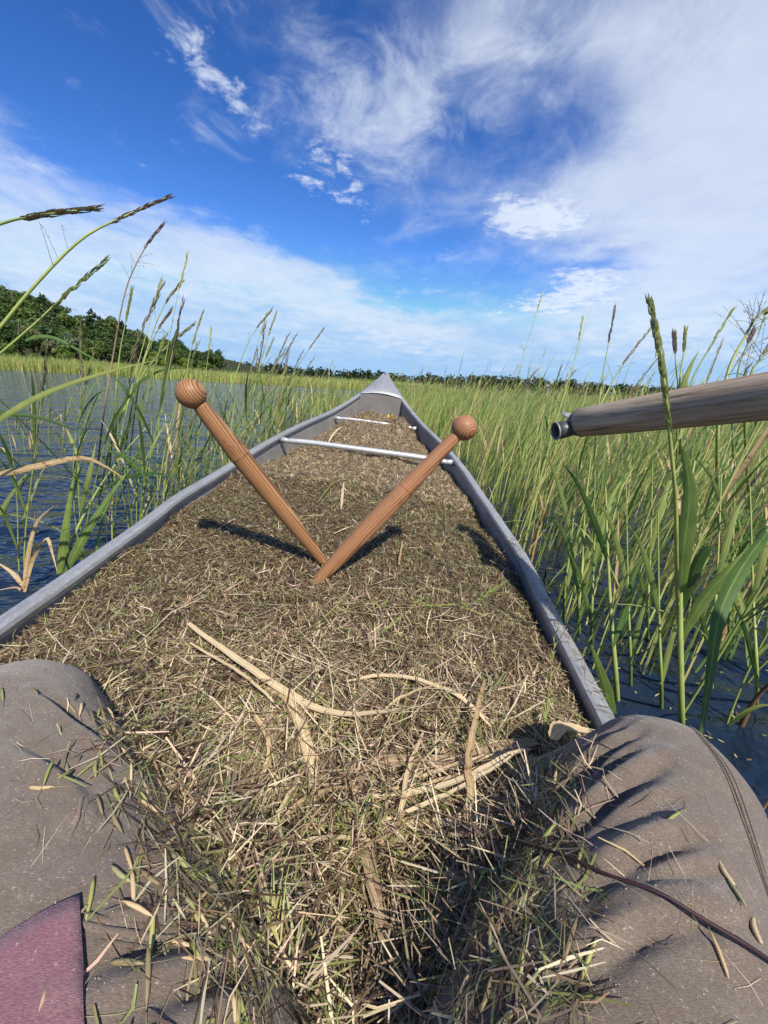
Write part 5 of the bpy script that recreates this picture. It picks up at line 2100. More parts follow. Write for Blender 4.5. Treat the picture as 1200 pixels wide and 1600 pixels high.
def canoe_clear(x, y, m=0.10):
    s, xc, _u = c_inv((x, y, 0.3))
    if s < -0.1 or s > C_LEN:
        return True
    return abs(xc) > float(gun(s)[0]) + m


pr = random.Random(77)
near_pts = []


def try_put(x, y, mind):
    if not canoe_clear(x, y) or not (in_view(x, y, 0.05, 0.25) or in_view(x + 0.1, y, 0.75, 0.1)):
        return False
    if any((x - a) ** 2 + (y - b_) ** 2 < mind * mind for a, b_ in near_pts):
        return False
    near_pts.append((x, y))
    return True


counts = {'right': 0, 'left': 0}
k = 0
while counts['right'] < 170 and k < 20000:           # dense stand to starboard
    k += 1
    y = 0.62 + 3.2 * pr.random() ** 1.15
    x = 0.50 + (0.15 + 1.0 * y) * pr.random()
    close = x - 0.42
    if y < 1.0 and pr.random() > 0.35 + 0.5 * close:
        continue
    if try_put(x, y, 0.055 + 0.015 * y):
        st = pr.randrange(len(PROTO))
        if y < 0.95 and PROTO[st][0] in ('tall', 'plain') and pr.random() < 0.5:
            st = 1
        if y < 1.7 and pr.random() < 0.16:
            st = pr.choice([9, 20])
        put_plant(st, x, y, pr.gauss(0.1, 0.4), pr.uniform(0.72, 1.0),
                  'PLANT ' + ('beside the broad-leaved stem, right of the knee' if y < 1.0 else 'just outside the right canoe rail' if x < 0.8 else 'in open water below the pole' if y < 1.9 else 'in the dense stand behind the pole'), 'wild rice right of the canoe')
        counts['right'] += 1
k = 0
while counts['left'] < 76 and k < 20000:             # thin fringe to port
    k += 1
    c_ = pr.random()
    if c_ < 0.74:
        y = pr.uniform(1.15, 2.9)
        x = -0.62 - abs(pr.gauss(0, 0.16)) - 0.16 * max(0, 2.0 - y) - 0.04 * y
    elif c_ < 0.9:
        y = pr.uniform(2.4, 5.6)
        x = -0.42 - abs(pr.gauss(0, 0.30)) - 0.05 * y
    else:
        y = 1.25 + pr.gauss(0, 0.1)
        x = -0.95 + pr.gauss(0, 0.12)
    if try_put(x, y, 0.05):
        put_plant(pr.randrange(len(PROTO)), x, y, pr.gauss(0.15, 0.45), pr.uniform(0.72, 1.0),
                  'PLANT ' + ('by the left rail nearer than the ball end' if y < 1.7 else 'by the left rail behind the ball end' if y < 2.6 else 'left of the canoe towards the bow'), 'wild rice left of the canoe')
        counts['left'] += 1
# isolated tussock out on the open water
for i in range(9):
    a = pr.uniform(0, 6.28)
    put_plant(pr.choice([1, 5, 8, 0, 3]), -2.60 + 0.13 * math.cos(a), 2.85 + 0.10 * math.sin(a), pr.gauss(0.1, 0.4), pr.uniform(0.55, 0.75),
              'PLANT in the lone tussock on open water', 'wild rice tussock on the open water')
for i in range(6):
    a = pr.uniform(0, 6.28)
    put_plant(pr.choice([9, 20]), -2.60 + 0.14 * math.cos(a), 2.83 + 0.11 * math.sin(a), pr.gauss(0.1, 0.6), pr.uniform(0.5, 0.7),
              'dead brown stalk at the foot of the lone tussock on open water', 'dead stalks of the lone tussock')


def hero(label, path, r0, head=None, hm='seed_green', leaves=(), br=0, sm='stem', seed=0, headn=60, hr=0.0036, hl=0.024):
    """a plant seen singly: stem along path (water to tip), seed head on its last part, leaves as given"""
    P_ = [Vector(q) for q in spline(path, 26)]
    base = Vector((P_[0].x, P_[0].y, 0))
    o = empty('wild_rice_plant', base)
    tag(o, label, 'wild rice', 'single wild rice plants in the foreground')
    b = MB()
    b.tube([q - base for q in P_], [r0 * (1 - 0.72 * i / 25) for i in range(26)], 7, False)
    obj('stem', b.mesh('stem', True), M[sm], o)
    if head:
        i0 = int(26 * head)
        g = head_mesh([q - base for q in P_[i0:]], headn, hr, hl, seed)
        if br:
            g2 = MB()
            branches(g2, [q - base for q in P_[max(0, i0 - 6):i0 + 1]], br, 0.09, seed)
            obj('panicle_branches', g2.mesh('panicle_branches'), M['seed_brown'], o)
        obj('seed_head', g.mesh('seed_head'), M[hm], o)
    for pts, wd, mk in leaves:
        L2 = [Vector(q) - base for q in spline(pts, 14)]
        ws = [wd * (0.5 + 0.5 * min(1, i / 4)) * min(1.0, 1.45 * (1 - i / 13) ** 0.85) + 0.0008 for i in range(14)]
        view = Vector((L2[7].x + base.x, L2[7].y + base.y, L2[7].z - EYE)).normalized()
        b = MB()
        t = (L2[8] - L2[6]).normalized()
        b.ribbon(L2, ws, t.cross(view) * 0.8 + Vector((0.2, 0.1, 0.15)), 0.28)
        obj('leaf', b.mesh('leaf', True), M[mk], o)
    return o


# left foreground, against the sky
hero('tall stalk at the left edge ending in a long dark brown seed head', [(-1.50, 0.95, -0.1), (-1.096, 1.019, 0.581), (-0.995, 1.049, 0.706), (-0.914, 1.098, 0.824), (-0.823, 1.158, 0.942), (-0.731, 1.215, 1.018), (-0.646, 1.267, 1.081)], 0.0055, 0.74, 'seed_purple',
     [(((-0.886, 0.786, 0.449), (-0.810, 0.806, 0.510), (-0.751, 0.842, 0.557), (-0.687, 0.875, 0.592), (-0.605, 0.907, 0.625), (-0.538, 0.935, 0.648)), 0.0105, 'leaf_pale'),
      (((-1.017, 0.912, 0.512), (-0.932, 0.931, 0.507), (-0.867, 0.960, 0.499), (-0.794, 1.000, 0.460)), 0.013, 'leaf_dark')], 4, seed=3, headn=70, hr=.0030)
hero('stalk bending in from the left edge with a thick mottled seed head', [(-1.45, 0.55, -0.1), (-0.966, 0.772, 0.662), (-0.902, 0.867, 0.825), (-0.833, 0.933, 0.896), (-0.760, 0.964, 0.927), (-0.675, 1.005, 0.957)], 0.0048, 0.66, 'seed_brown', (), 0, seed=4, headn=80, hr=0.0034)
hero('slanting stalk at the left edge with a pale green seed head', [(-1.40, 1.15, -0.1), (-1.117, 1.034, 0.564), (-1.022, 1.061, 0.645), (-0.954, 1.109, 0.727), (-0.899, 1.154, 0.802), (-0.821, 1.234, 0.915)], 0.0042, 0.70, 'seed_green',
     [(((-1.006, 0.853, 0.334), (-0.904, 0.866, 0.373), (-0.833, 0.894, 0.392), (-0.751, 0.921, 0.412), (-0.710, 0.936, 0.394), (-0.662, 0.945, 0.356)), 0.014, 'leaf_dry'),
      (((-0.977, 1.094, 0.682), (-0.953, 1.108, 0.694), (-0.918, 1.129, 0.692), (-0.854, 1.129, 0.660), (-0.792, 1.138, 0.625)), 0.010, 'leaf')], 6, seed=5)
hero('thin dark upright stalk left of the hill end with narrow head', [(-1.870, 2.379, -0.100), (-1.305, 1.767, 0.391), (-1.253, 1.827, 0.670), (-1.199, 1.899, 0.954), (-1.128, 1.958, 1.133), (-1.052, 1.994, 1.243)], 0.0046, 0.78, 'seed_purple', (), 12, 'stem_brown', seed=6)
hero('short stalk with yellowish seed head beside the thin dark one', [(-1.710, 2.257, -0.100), (-1.218, 1.726, 0.427), (-1.210, 1.806, 0.671), (-1.191, 1.855, 0.820), (-1.171, 1.902, 0.964)], 0.0042, 0.74, 'seed_green', (), 4, seed=7, hr=.0034)
hero('slender stalk with a loose grey head nearest the hill end', [(-1.906, 2.752, -0.100), (-1.252, 1.971, 0.531), (-1.211, 2.041, 0.745), (-1.146, 2.103, 0.935), (-1.065, 2.142, 1.054)], 0.0044, 0.76, 'seed_brown', (), 3, seed=8, hr=.0034)
hero('stalk with a drooping brown head in front of the hill slope', [(-1.830, 2.567, -0.100), (-1.177, 1.787, 0.454), (-1.131, 1.856, 0.664), (-1.078, 1.901, 0.801), (-1.023, 1.931, 0.892)], 0.0044, 0.76, 'seed_brown', (), 2, seed=9, hr=.0034)
hero('long slanting brown-headed stalk over the far water at left', [(-1.527, 1.911, -0.100), (-1.077, 1.492, 0.355), (-0.990, 1.564, 0.574), (-0.921, 1.624, 0.693), (-0.815, 1.694, 0.810)], 0.0048, 0.68, 'seed_brown',
     [(((-1.077, 1.492, 0.355), (-1.032, 1.511, 0.477), (-0.963, 1.522, 0.575), (-0.857, 1.519, 0.631), (-0.750, 1.523, 0.644)), 0.013, 'leaf')], 2, seed=10)
hero('pale upright stalk with a smooth narrow head above the left ball end', [(-1.565, 2.843, -0.100), (-1.074, 2.037, 0.413), (-1.065, 2.115, 0.652), (-1.043, 2.157, 0.780), (-1.002, 2.207, 0.931)], 0.0042, 0.72, 'seed_green', (), 0, seed=11, hr=.003)
hero('stalk with small head right of the left ball end, taller of the pair', [(-1.764, 4.042, -0.100), (-1.027, 2.462, 0.424), (-0.962, 2.544, 0.675), (-0.883, 2.612, 0.881), (-0.772, 2.661, 1.032)], 0.0044, 0.80, 'seed_brown', (), 2, seed=12)
hero('stalk with spreading branches right of the left ball end', [(-1.715, 4.557, -0.100), (-0.912, 2.567, 0.425), (-0.868, 2.646, 0.665), (-0.829, 2.705, 0.846), (-0.777, 2.765, 1.027)], 0.0044, 0.80, 'seed_green', (), 10, seed=13)
hero('stalk with slim brown head between the left ball end and the bow', [(-1.744, 5.979, -0.100), (-0.848, 3.101, 0.447), (-0.771, 3.172, 0.665), (-0.671, 3.229, 0.837), (-0.552, 3.289, 1.020)], 0.0046, 0.74, 'seed_brown', (), 2, seed=14)
# left waterside leaves
hero('leafy green plant leaning over the left rail in the lower left', [(-1.141, 1.210, -0.100), (-1.013, 1.137, 0.075), (-0.977, 1.238, 0.223), (-0.911, 1.337, 0.363), (-0.825, 1.432, 0.493)], 0.0052, None, '',
     [(((-1.003, 1.078, -0.009), (-0.943, 1.092, 0.099), (-0.885, 1.153, 0.220), (-0.823, 1.235, 0.342)), 0.024, 'leaf'), (((-1.022, 1.068, -0.039), (-0.993, 1.091, 0.096), (-0.984, 1.129, 0.211), (-0.970, 1.166, 0.326)), 0.022, 'leaf'),
      (((-0.988, 1.170, 0.176), (-0.925, 1.161, 0.309), (-0.911, 1.192, 0.405)), 0.015, 'leaf_pale'), (((-0.977, 1.238, 0.223), (-0.839, 1.208, 0.293), (-0.716, 1.165, 0.321), (-0.634, 1.159, 0.302)), 0.012, 'leaf_dark'),
      (((-0.964, 1.285, 0.368), (-0.853, 1.228, 0.352), (-0.768, 1.182, 0.310), (-0.707, 1.148, 0.270)), 0.013, 'leaf_dark')], seed=15)
hero('dry bent-over tan stalk at the far left below the open water', [(-1.098, 0.991, -0.100), (-1.047, 0.961, -0.044), (-1.021, 1.002, 0.081), (-1.016, 1.046, 0.215)], 0.003, None, '',
     [(((-1.015, 0.955, 0.003), (-0.996, 0.987, 0.100), (-0.962, 1.004, 0.153), (-0.945, 0.994, 0.120), (-0.925, 0.975, 0.064)), 0.012, 'leaf_dry'), (((-1.020, 0.958, 0.012), (-1.009, 0.993, 0.117), (-0.990, 1.019, 0.196), (-0.944, 1.034, 0.243)), 0.010, 'leaf_dry'),
      (((-1.022, 0.961, 0.020), (-1.052, 0.972, 0.053), (-1.109, 0.982, 0.085)), 0.012, 'leaf_dry'), (((-1.020, 0.952, -0.006), (-1.040, 0.959, 0.014), (-1.112, 0.953, -0.002)), 0.006, 'leaf_brown')], sm='stem_brown', seed=16)
hero('pair of pale upright blades at the left edge above the water', [(-1.812, 1.710, -0.100), (-1.478, 1.399, 0.071), (-1.441, 1.430, 0.168), (-1.387, 1.451, 0.231)], 0.003, None, '',
     [(((-1.236, 1.105, 0.140), (-1.198, 1.119, 0.180), (-1.162, 1.138, 0.239), (-1.112, 1.161, 0.308)), 0.013, 'leaf_pale'), (((-1.313, 1.292, 0.067), (-1.289, 1.322, 0.157), (-1.256, 1.350, 0.243)), 0.010, 'leaf_pale')], seed=17)
# right foreground
hero('stalk crossing in front of the pole with a thick green seed head', [(0.878, 0.931, -0.100), (0.432, 0.511, 0.380), (0.356, 0.455, 0.500), (0.323, 0.449, 0.577), (0.307, 0.457, 0.632), (0.297, 0.472, 0.679), (0.285, 0.487, 0.724)], 0.0030, 0.52, 'seed_green', (), 0, 'stem', seed=20, headn=150, hr=.0021, hl=.013)
hero('thin stalk with slim dark head left of the pole end stalk, against cloud', [(1.379, 2.448, -0.100), (0.862, 1.627, 0.447), (0.874, 1.703, 0.676), (0.892, 1.753, 0.830), (0.912, 1.803, 0.983)], 0.0040, 0.74, 'seed_purple', (), 0, seed=21, hr=.0026)
hero('slanting dark-headed stalk just left of the thick green head', [(1.217, 2.418, -0.100), (0.770, 1.525, 0.456), (0.846, 1.589, 0.650), (0.914, 1.629, 0.773), (0.997, 1.666, 0.887)], 0.0042, 0.66, 'seed_purple', (), 4, seed=22, hr=.0028)
hero('upright stalk with short purple head right of the thick green head', [(1.350, 1.539, -0.100), (0.955, 1.270, 0.481), (0.912, 1.296, 0.657), (0.884, 1.300, 0.732), (0.875, 1.328, 0.817)], 0.0042, 0.82, 'seed_purple', (), 0, seed=23, hr=.0035)
hero('upright stalk with smooth pale green head behind the purple one', [(1.404, 1.675, -0.100), (0.978, 1.320, 0.474), (0.974, 1.388, 0.680), (0.980, 1.415, 0.763), (0.984, 1.444, 0.852)], 0.0040, 0.80, 'seed_green',
     [(((0.964, 1.361, 0.597), (0.972, 1.367, 0.680), (0.994, 1.387, 0.742), (1.017, 1.402, 0.788)), 0.018, 'leaf_pale')], 0, seed=24, hr=.0030)
hero('long green stalk slanting right above the pole with narrow head', [(1.485, 1.835, -0.100), (1.025, 1.371, 0.469), (1.048, 1.439, 0.674), (1.108, 1.482, 0.806), (1.183, 1.526, 0.940)], 0.0046, 0.72, 'seed_green', (), 0, seed=25, hr=.0028)
hero('branching stalk at the right edge with a nodding green head', [(1.373, 1.379, -0.100), (0.858, 1.007, 0.482), (0.870, 1.075, 0.689), (0.914, 1.110, 0.794), (0.944, 1.126, 0.844), (0.992, 1.136, 0.873)], 0.0050, 0.84, 'seed_green', (), 26, seed=26, hr=.0050)
hero('stalk with a small purple head above the pole near the right edge', [(1.618, 1.572, -0.100), (1.077, 1.222, 0.495), (1.078, 1.291, 0.704), (1.095, 1.316, 0.782), (1.118, 1.336, 0.844)], 0.0040, 0.84, 'seed_purple', (), 10, seed=27, hr=.0035)
hero('stalk with brown head leaving the frame at the right edge', [(1.435, 1.292, -0.100), (0.931, 1.019, 0.518), (0.932, 1.076, 0.692), (0.959, 1.092, 0.741), (0.983, 1.106, 0.782)], 0.0044, 0.80, 'seed_brown', (), 8, seed=28, hr=.0034)
hero('stout green stem by the right knee with very broad leaves', [(0.641, 0.613, -0.050), (0.529, 0.533, 0.129), (0.517, 0.592, 0.306), (0.523, 0.639, 0.418), (0.560, 0.704, 0.521)], 0.0062, None, '',
     [(((0.509, 0.584, 0.316), (0.502, 0.597, 0.387), (0.499, 0.614, 0.471), (0.491, 0.630, 0.520), (0.475, 0.645, 0.564)), 0.024, 'leaf'), (((0.520, 0.568, 0.233), (0.541, 0.573, 0.313), (0.567, 0.572, 0.374), (0.599, 0.584, 0.412)), 0.018, 'leaf'),
      (((0.601, 0.571, 0.437), (0.536, 0.526, 0.395), (0.480, 0.477, 0.341), (0.444, 0.423, 0.275), (0.400, 0.360, 0.211)), 0.019, 'leaf'), (((0.519, 0.585, 0.286), (0.527, 0.591, 0.368), (0.533, 0.589, 0.395), (0.542, 0.580, 0.400)), 0.016, 'leaf_dark')], seed=29)
hero('pale green upright stem standing close to the right rail', [(0.551, 0.688, -0.050), (0.501, 0.665, 0.081), (0.495, 0.724, 0.196), (0.492, 0.785, 0.318), (0.492, 0.844, 0.433)], 0.0060, None, '',
     [(((0.476, 0.606, 0.029), (0.460, 0.620, 0.071), (0.441, 0.635, 0.118), (0.425, 0.659, 0.159)), 0.022, 'leaf'), (((0.496, 0.772, 0.279), (0.452, 0.779, 0.363), (0.413, 0.804, 0.439), (0.376, 0.818, 0.482)), 0.013, 'leaf_dark'),
      (((0.491, 0.681, 0.131), (0.511, 0.703, 0.195), (0.527, 0.728, 0.272), (0.550, 0.745, 0.324)), 0.012, 'leaf')], seed=30)
hero('mottled yellow-green stem just outside the right rail', [(0.588, 0.955, -0.050), (0.494, 0.837, 0.125), (0.508, 0.890, 0.222), (0.517, 0.950, 0.340), (0.531, 1.012, 0.496)], 0.0052, None, '',
     [(((0.494, 0.847, 0.155), (0.464, 0.881, 0.259), (0.432, 0.900, 0.317), (0.396, 0.905, 0.330)), 0.013, 'leaf'), (((0.508, 0.890, 0.222), (0.531, 0.902, 0.323), (0.558, 0.927, 0.399)), 0.012, 'leaf_pale')], seed=31)
hero('leaning yellow stalk right of the broad-leaved stem', [(1.035, 1.132, -0.050), (0.774, 0.877, 0.246), (0.814, 0.941, 0.377), (0.865, 0.997, 0.484), (0.901, 1.044, 0.595)], 0.0045, None, '',
     [(((0.785, 0.902, 0.321), (0.846, 0.928, 0.465), (0.909, 0.943, 0.543)), 0.016, 'leaf'), (((0.776, 0.867, 0.215), (0.827, 0.860, 0.257), (0.874, 0.843, 0.301)), 0.010, 'leaf_dark')], sm='stem', seed=32)
hero('reddish dead stalk lying over the dark water at the lower right', [(0.757, 0.626, -0.030), (0.752, 0.619, 0.060), (0.749, 0.605, 0.120), (0.710, 0.559, 0.200)], 0.0055, None, '', (), sm='stem_brown', seed=33)
hero('orange dry stalk rising by the right knee at the frame edge', [(0.564, 0.398, -0.020), (0.505, 0.358, 0.100), (0.495, 0.349, 0.160), (0.490, 0.343, 0.220)], 0.0030, None, '', [(((0.371, 0.238, 0.200), (0.402, 0.255, 0.200), (0.429, 0.267, 0.200)), 0.02, 'leaf_pale')], sm='leaf_dry', seed=34)
hero('dead stalk bent at a right angle above the water by the right rail', [(0.613, 1.290, -0.030), (0.582, 1.231, 0.030), (0.584, 1.226, 0.045), (0.626, 1.222, 0.040), (0.680, 1.228, 0.020)], 0.0035, None, '', (), sm='stem_brown', seed=35)

hero('upright green stem nearest the dented part of the right rail', [(0.564, 0.999, -0.050), (0.472, 0.876, 0.146), (0.496, 0.946, 0.265), (0.523, 1.062, 0.488)], 0.0042, None, '',
     [(((0.492, 0.937, 0.268), (0.463, 0.968, 0.362), (0.432, 1.006, 0.446), (0.388, 1.033, 0.498)), 0.011, 'leaf_pale'), (((0.473, 0.871, 0.130), (0.492, 0.907, 0.240), (0.523, 0.935, 0.327)), 0.009, 'leaf_pale')], sm='stem', seed=50)
hero('green stem second outward from the dented right rail', [(0.584, 0.872, -0.050), (0.479, 0.750, 0.146), (0.492, 0.815, 0.249), (0.505, 0.922, 0.446)], 0.0042, None, '',
     [(((0.486, 0.806, 0.253), (0.501, 0.834, 0.338), (0.529, 0.869, 0.414), (0.571, 0.896, 0.463)), 0.011, 'leaf_pale'), (((0.480, 0.745, 0.132), (0.451, 0.776, 0.226), (0.415, 0.800, 0.299)), 0.009, 'leaf')], sm='stem', seed=51)
hero('upright green stem left of the pale stem by the rail end', [(0.615, 0.749, -0.050), (0.530, 0.676, 0.114), (0.536, 0.745, 0.230), (0.544, 0.854, 0.434)], 0.0042, None, '',
     [(((0.529, 0.737, 0.235), (0.506, 0.762, 0.311), (0.483, 0.794, 0.378), (0.449, 0.818, 0.420)), 0.011, 'leaf_pale'), (((0.531, 0.672, 0.101), (0.546, 0.701, 0.191), (0.572, 0.725, 0.262)), 0.009, 'leaf_pale')], sm='stem', seed=52)
hero('slender green stem behind the gap between rail and broad leaves', [(0.780, 0.943, -0.050), (0.630, 0.796, 0.160), (0.650, 0.864, 0.270), (0.670, 0.974, 0.477)], 0.0042, None, '',
     [(((0.643, 0.855, 0.273), (0.659, 0.884, 0.362), (0.689, 0.920, 0.441), (0.734, 0.948, 0.494)), 0.011, 'leaf_pale'), (((0.631, 0.791, 0.145), (0.601, 0.824, 0.244), (0.563, 0.849, 0.320)), 0.009, 'leaf')], sm='stem', seed=53)
hero('green stem just left of the stout broad-leaved stem', [(0.647, 0.686, -0.050), (0.552, 0.613, 0.114), (0.563, 0.678, 0.215), (0.577, 0.780, 0.399)], 0.0042, None, '',
     [(((0.555, 0.669, 0.220), (0.533, 0.692, 0.292), (0.513, 0.723, 0.353), (0.484, 0.746, 0.391)), 0.011, 'leaf_pale'), (((0.552, 0.609, 0.103), (0.567, 0.636, 0.185), (0.590, 0.658, 0.251)), 0.009, 'leaf_pale')], sm='stem', seed=54)
hero('green stem just right of the stout broad-leaved stem', [(0.823, 0.765, -0.050), (0.664, 0.645, 0.148), (0.692, 0.717, 0.271), (0.724, 0.828, 0.480)], 0.0042, None, '',
     [(((0.683, 0.708, 0.276), (0.697, 0.732, 0.351), (0.725, 0.765, 0.417), (0.766, 0.790, 0.461)), 0.011, 'leaf_pale'), (((0.665, 0.641, 0.136), (0.639, 0.668, 0.219), (0.607, 0.689, 0.284)), 0.009, 'leaf')], sm='stem', seed=55)
hero('bright stem between the broad leaves and the right edge', [(0.985, 0.906, -0.050), (0.805, 0.773, 0.152), (0.831, 0.849, 0.288), (0.860, 0.968, 0.521)], 0.0042, None, '',
     [(((0.822, 0.839, 0.291), (0.796, 0.867, 0.376), (0.772, 0.902, 0.451), (0.738, 0.928, 0.497)), 0.011, 'leaf_pale'), (((0.806, 0.768, 0.138), (0.823, 0.800, 0.237), (0.851, 0.826, 0.315)), 0.009, 'leaf_pale')], sm='stem', seed=56)
hero('bright upright stem at the right edge above the knee', [(0.893, 0.722, -0.050), (0.715, 0.603, 0.149), (0.730, 0.673, 0.265), (0.749, 0.781, 0.465)], 0.0042, None, '',
     [(((0.720, 0.664, 0.270), (0.733, 0.687, 0.341), (0.761, 0.718, 0.404), (0.802, 0.742, 0.445)), 0.011, 'leaf_pale'), (((0.715, 0.599, 0.138), (0.691, 0.625, 0.216), (0.661, 0.645, 0.277)), 0.009, 'leaf')], sm='stem', seed=57)

# ------------------------------------------------------------------ the wide rice beds: one mass each


def blades_mass(bx, by, bz, h, lean, az, wid, cols, segs=4):
    """many upright bending ribbons at once"""
    n = len(bx)
    V = []
    ca, sa = np.cos(az), np.sin(az)
    fa = r.uniform(0, 6.28, n)
    sx, sy = np.cos(fa), np.sin(fa)
    for i in range(segs + 1):
        t = i / segs
        o_ = lean * h * t ** 1.7
        w_ = wid * 0.5 * (1 - 0.85 * t ** 1.6)
        z = bz + h * t * (1 - 0.25 * lean * t)
        c_ = np.stack([bx + ca * o_, by + sa * o_, z], -1)
        s_ = np.stack([sx * w_, sy * w_, np.zeros(n)], -1)
        V += [c_ - s_, c_ + s_]
    V = np.stack(V, 1)
    m = 2 * (segs + 1)
    b_ = np.arange(n)[:, None] * m
    F = np.concatenate([b_ + [2 * i, 2 * i + 1, 2 * i + 3, 2 * i + 2] for i in range(segs)])
    return V.reshape(-1, 3), F, np.repeat(cols, m, axis=0)


FPAL = np.array([1.55, 1.55, 1.4]) * np.array([(0.080, 0.140, 0.034), (0.150, 0.205, 0.055), (0.230, 0.265, 0.085), (0.330, 0.300, 0.125), (0.300, 0.190, 0.090), (0.120, 0.080, 0.050)])


def fcols(n, w):
    k = r.choice(6, n, p=np.array(w) / sum(w))
    return np.clip(FPAL[k] * r.uniform(0.75, 1.3, (n, 1)), 0.01, 0.8)


r = np.random.default_rng(99)


def left_edge(y):
    return np.where(y < 3.6, 0.5, np.where(y < 7, 0.5 - (y - 3.6) * 0.42, -0.93 - 0.035 * (y - 7)))


def make_bed(n, y0, y1, power, per, wid, name, label, seedw):
    y = y0 + (y1 - y0) * r.random(n) ** power
    x0 = left_edge(y)
    x1 = 1.25 * y + 1.5
    x = x0 + (x1 - x0) * r.random(n)
    s, xc, _u = c_inv(np.stack([x, y, np.full(n, 0.3)], -1))
    keep = (s < -0.15) | (np.abs(xc) > gun(np.clip(s, 0, C_LEN))[0] + 0.12)
    edge = smoothstep(0, 0.6, x - x0 + 0.3 * vnoise(np.stack([x, y, x * 0], -1), 0.8))
    keep &= r.random(n) < (0.35 + 0.65 * edge)
    patch = vnoise(np.stack([x, y, x * 0], -1), 0.5)
    keep &= patch > -0.62
    x, y, patch = x[keep], y[keep], patch[keep]
    n = len(x)
    out = []
    for k_ in range(per):
        h = np.clip(r.normal(0.61, 0.11, n) * (1 + 0.10 * patch), 0.25, 1.15) * r.choice([1, 0.9, 0.62], n, p=[0.4, 0.3, 0.3])
        jx, jy = r.normal(size=n) * 0.035, r.normal(size=n) * 0.035
        az = r.normal(0.0, 0.75, n)
        out.append(blades_mass(x + jx, y + jy, np.full(n, -0.02), h, np.abs(r.normal(0.30, 0.16, n)), az,
                               wid * r.uniform(0.5, 1.3, n), fcols(n, seedw)))
    # seed heads on some
    m = r.random(n) < 0.42
    k_ = m.sum()
    hx_, hy_ = x[m], y[m]
    h = np.clip(r.normal(0.76, 0.12, k_), 0.45, 1.2)
    out.append(blades_mass(hx_, hy_, np.full(k_, -0.02), h, np.abs(r.normal(0.26, 0.12, k_)), r.normal(0, 0.6, k_), np.full(k_, wid * 0.36), fcols(k_, (1, 3, 3, 1.2, 0.6, 0.3))))
    V0 = out[-1][0].reshape(k_, -1, 3)
    tipa, tipb = V0[:, 6:8].mean(1), V0[:, 8:10].mean(1)
    dd = tipb - tipa
    L2 = np.linalg.norm(dd, axis=1)
    nrm = np.tile([0.0, -1.0, 0.2], (k_, 1))
    out.append(spindles(tipa + dd * 0.75, dd / L2[:, None], nrm, L2 * 1.0, np.full(k_, wid * 0.62), fcols(k_, (0.3, 1.6, 3, 2.2, 0.9, 1.2))))
    VV, CC, Fq, Ft, b0 = [], [], [], [], 0
    for V_, F_, C_ in out:
        VV.append(V_)
        CC.append(C_)
        (Fq if F_.shape[1] == 4 else Ft).append(F_ + b0)
        b0 += len(V_)
    me_ = mesh_np(name, np.concatenate(VV), [np.concatenate(Fq), np.concatenate(Ft)], np.concatenate(CC))
    return tag(obj(name, me_, M['field']), label, 'rice bed', kind='stuff')


make_bed(1050, 0.8, 4.4, 0.75, 4, 0.0062, 'wild_rice_bed', 'thin stalks filling in between the near plants on the right', (3, 4, 3.2, 1.6, 0.9, 0.5))
make_bed(3600, 3.6, 9.0, 0.62, 4, 0.0095, 'wild_rice_bed', 'dense green wild rice bed behind the near plants on the right', (2.4, 4, 3.8, 2.2, 0.8, 0.4))
make_bed(14000, 8.0, 26.0, 0.66, 3, 0.022, 'wild_rice_bed', 'wild rice bed in the middle distance past the bow', (2.5, 4, 3.6, 1.8, 0.6, 0.3))
make_bed(15000, 24.0, 80.0, 0.8, 2, 0.05, 'wild_rice_bed', 'farthest part of the wild rice bed ahead, under the woods', (2, 4, 4, 2.0, 0.5, 0.2))

# slim stalks standing close along the right rail
n = 130
y = 0.75 + 2.0 * r.random(n) ** 1.1
x = 0.47 + 0.75 * r.random(n) ** 1.3
m_ = 80
y = np.concatenate([y, 1.15 + 2.2 * r.random(m_)])
x = np.concatenate([x, -0.60 - 0.04 * y[n:] - np.abs(r.normal(0, 0.16, m_)) - 0.16 * np.clip(2.0 - y[n:], 0, None)])
n = n + m_
V1 = []
for k_ in range(3):
    V1.append(blades_mass(x + r.normal(size=n) * .03, y + r.normal(size=n) * .03, np.full(n, -0.02), np.clip(r.normal(0.56, 0.14, n), 0.2, 0.95), np.abs(r.normal(0.26, 0.14, n)), r.normal(0, 0.8, n),
                          r.uniform(0.003, 0.0075, n), fcols(n, (2, 4.5, 4, 2.0, 0.9, 0.5)), 6))
b0 = 0
VV, FF, CC = [], [], []
for V_, F_, C_ in V1:
    VV.append(V_)
    FF.append(F_ + b0)
    CC.append(C_)
    b0 += len(V_)
tag(obj('slim_wild_rice', mesh_np('slim_wild_rice', np.concatenate(VV), np.concatenate(FF), np.concatenate(CC)), M['field']),
    'slim bright green blades crowding along both canoe rails', 'rice bed', kind='stuff')

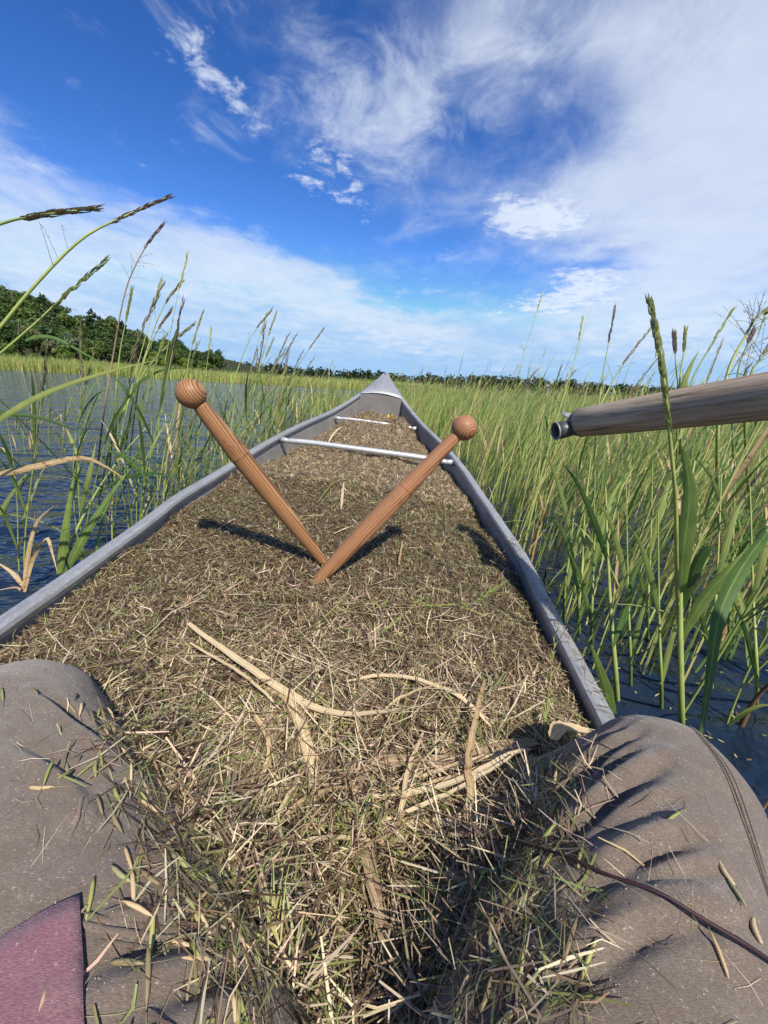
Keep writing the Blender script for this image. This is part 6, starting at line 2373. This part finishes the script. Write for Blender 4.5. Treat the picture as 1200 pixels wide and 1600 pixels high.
# sparse stalks standing in the open water off the left bow
n = 200
y = r.uniform(4.5, 16, n)
x = left_edge(y) - np.abs(r.normal(0, 0.10, n)) * y - 0.1
V1 = []
for k_ in range(3):
    V1.append(blades_mass(x + r.normal(size=n) * .04, y + r.normal(size=n) * .04, np.full(n, -0.02), np.clip(r.normal(0.46, 0.15, n), 0.15, 0.9), np.abs(r.normal(0.34, 0.18, n)), r.normal(0, 0.8, n),
                          r.uniform(0.006, 0.014, n) * (1 + y / 16), fcols(n, (3, 4, 3, 1.5, 0.7, 0.4))))
b0 = 0
VV, FF, CC = [], [], []
for V_, F_, C_ in V1:
    VV.append(V_)
    FF.append(F_ + b0)
    CC.append(C_)
    b0 += len(V_)
tag(obj('sparse_wild_rice', mesh_np('sparse_wild_rice', np.concatenate(VV), np.concatenate(FF), np.concatenate(CC)), M['field']),
    'thin scattering of wild rice in the open water left of the bow', 'rice bed', kind='stuff')

# band of rice along the far left shore
n = 30000
x = r.uniform(-75, 6, n)
y = SHORE + 9 * r.random(n) ** 1.3 + 1.2 * vnoise(np.stack([x, x * 0, x * 0], -1), 0.15)
h = np.clip(r.normal(1.25, 0.16, n) * (1.0 + 0.35 * smoothstep(-15, -45, x)), 0.5, 2.3) * (0.72 + 0.28 * smoothstep(0, 5, y - SHORE))
V_, F_, C_ = blades_mass(x, y, np.full(n, -0.05), h, np.abs(r.normal(0.22, 0.12, n)), r.normal(0, 0.8, n), r.uniform(0.03, 0.085, n), fcols(n, (1.2, 3.4, 4.2, 3.0, 0.7, 0.1)), 3)
tag(obj('shore_wild_rice', mesh_np('shore_wild_rice', V_, F_, C_), M['field']), 'yellow-green band of wild rice along the far left shore', 'rice bed', kind='stuff')

# floating husks and bits of stalk on the water near the canoe
n = 1500
x = np.where(r.random(n) < 0.78, 0.45 + 2.2 * r.random(n) ** 1.5, -r.uniform(0.65, 2.2, n))
y = 0.3 + 2.9 * r.random(n) ** 1.4
s, xc, _u = c_inv(np.stack([x, y, np.full(n, 0.1)], -1))
k_ = np.abs(xc) > 0.52
x, y = x[k_], y[k_]
n = len(x)
p = np.stack([x, y, np.full(n, 0.004)], -1)
nr = np.tile([0, 0, 1.0], (n, 1))
V_, F_, C_ = strips(p, rand_dir(n, nr, r, 0.0), nr, r.uniform(0.005, 0.018, n), r.uniform(0.0018, 0.0045, n), np.zeros(n), fcols(n, (0, 1, 2, 4, 2, 1)))
tag(obj('floating_husks', mesh_np('floating_husks', V_, F_, C_), M['field']), 'pale husks floating on the dark water beside the canoe', 'husks', kind='stuff')
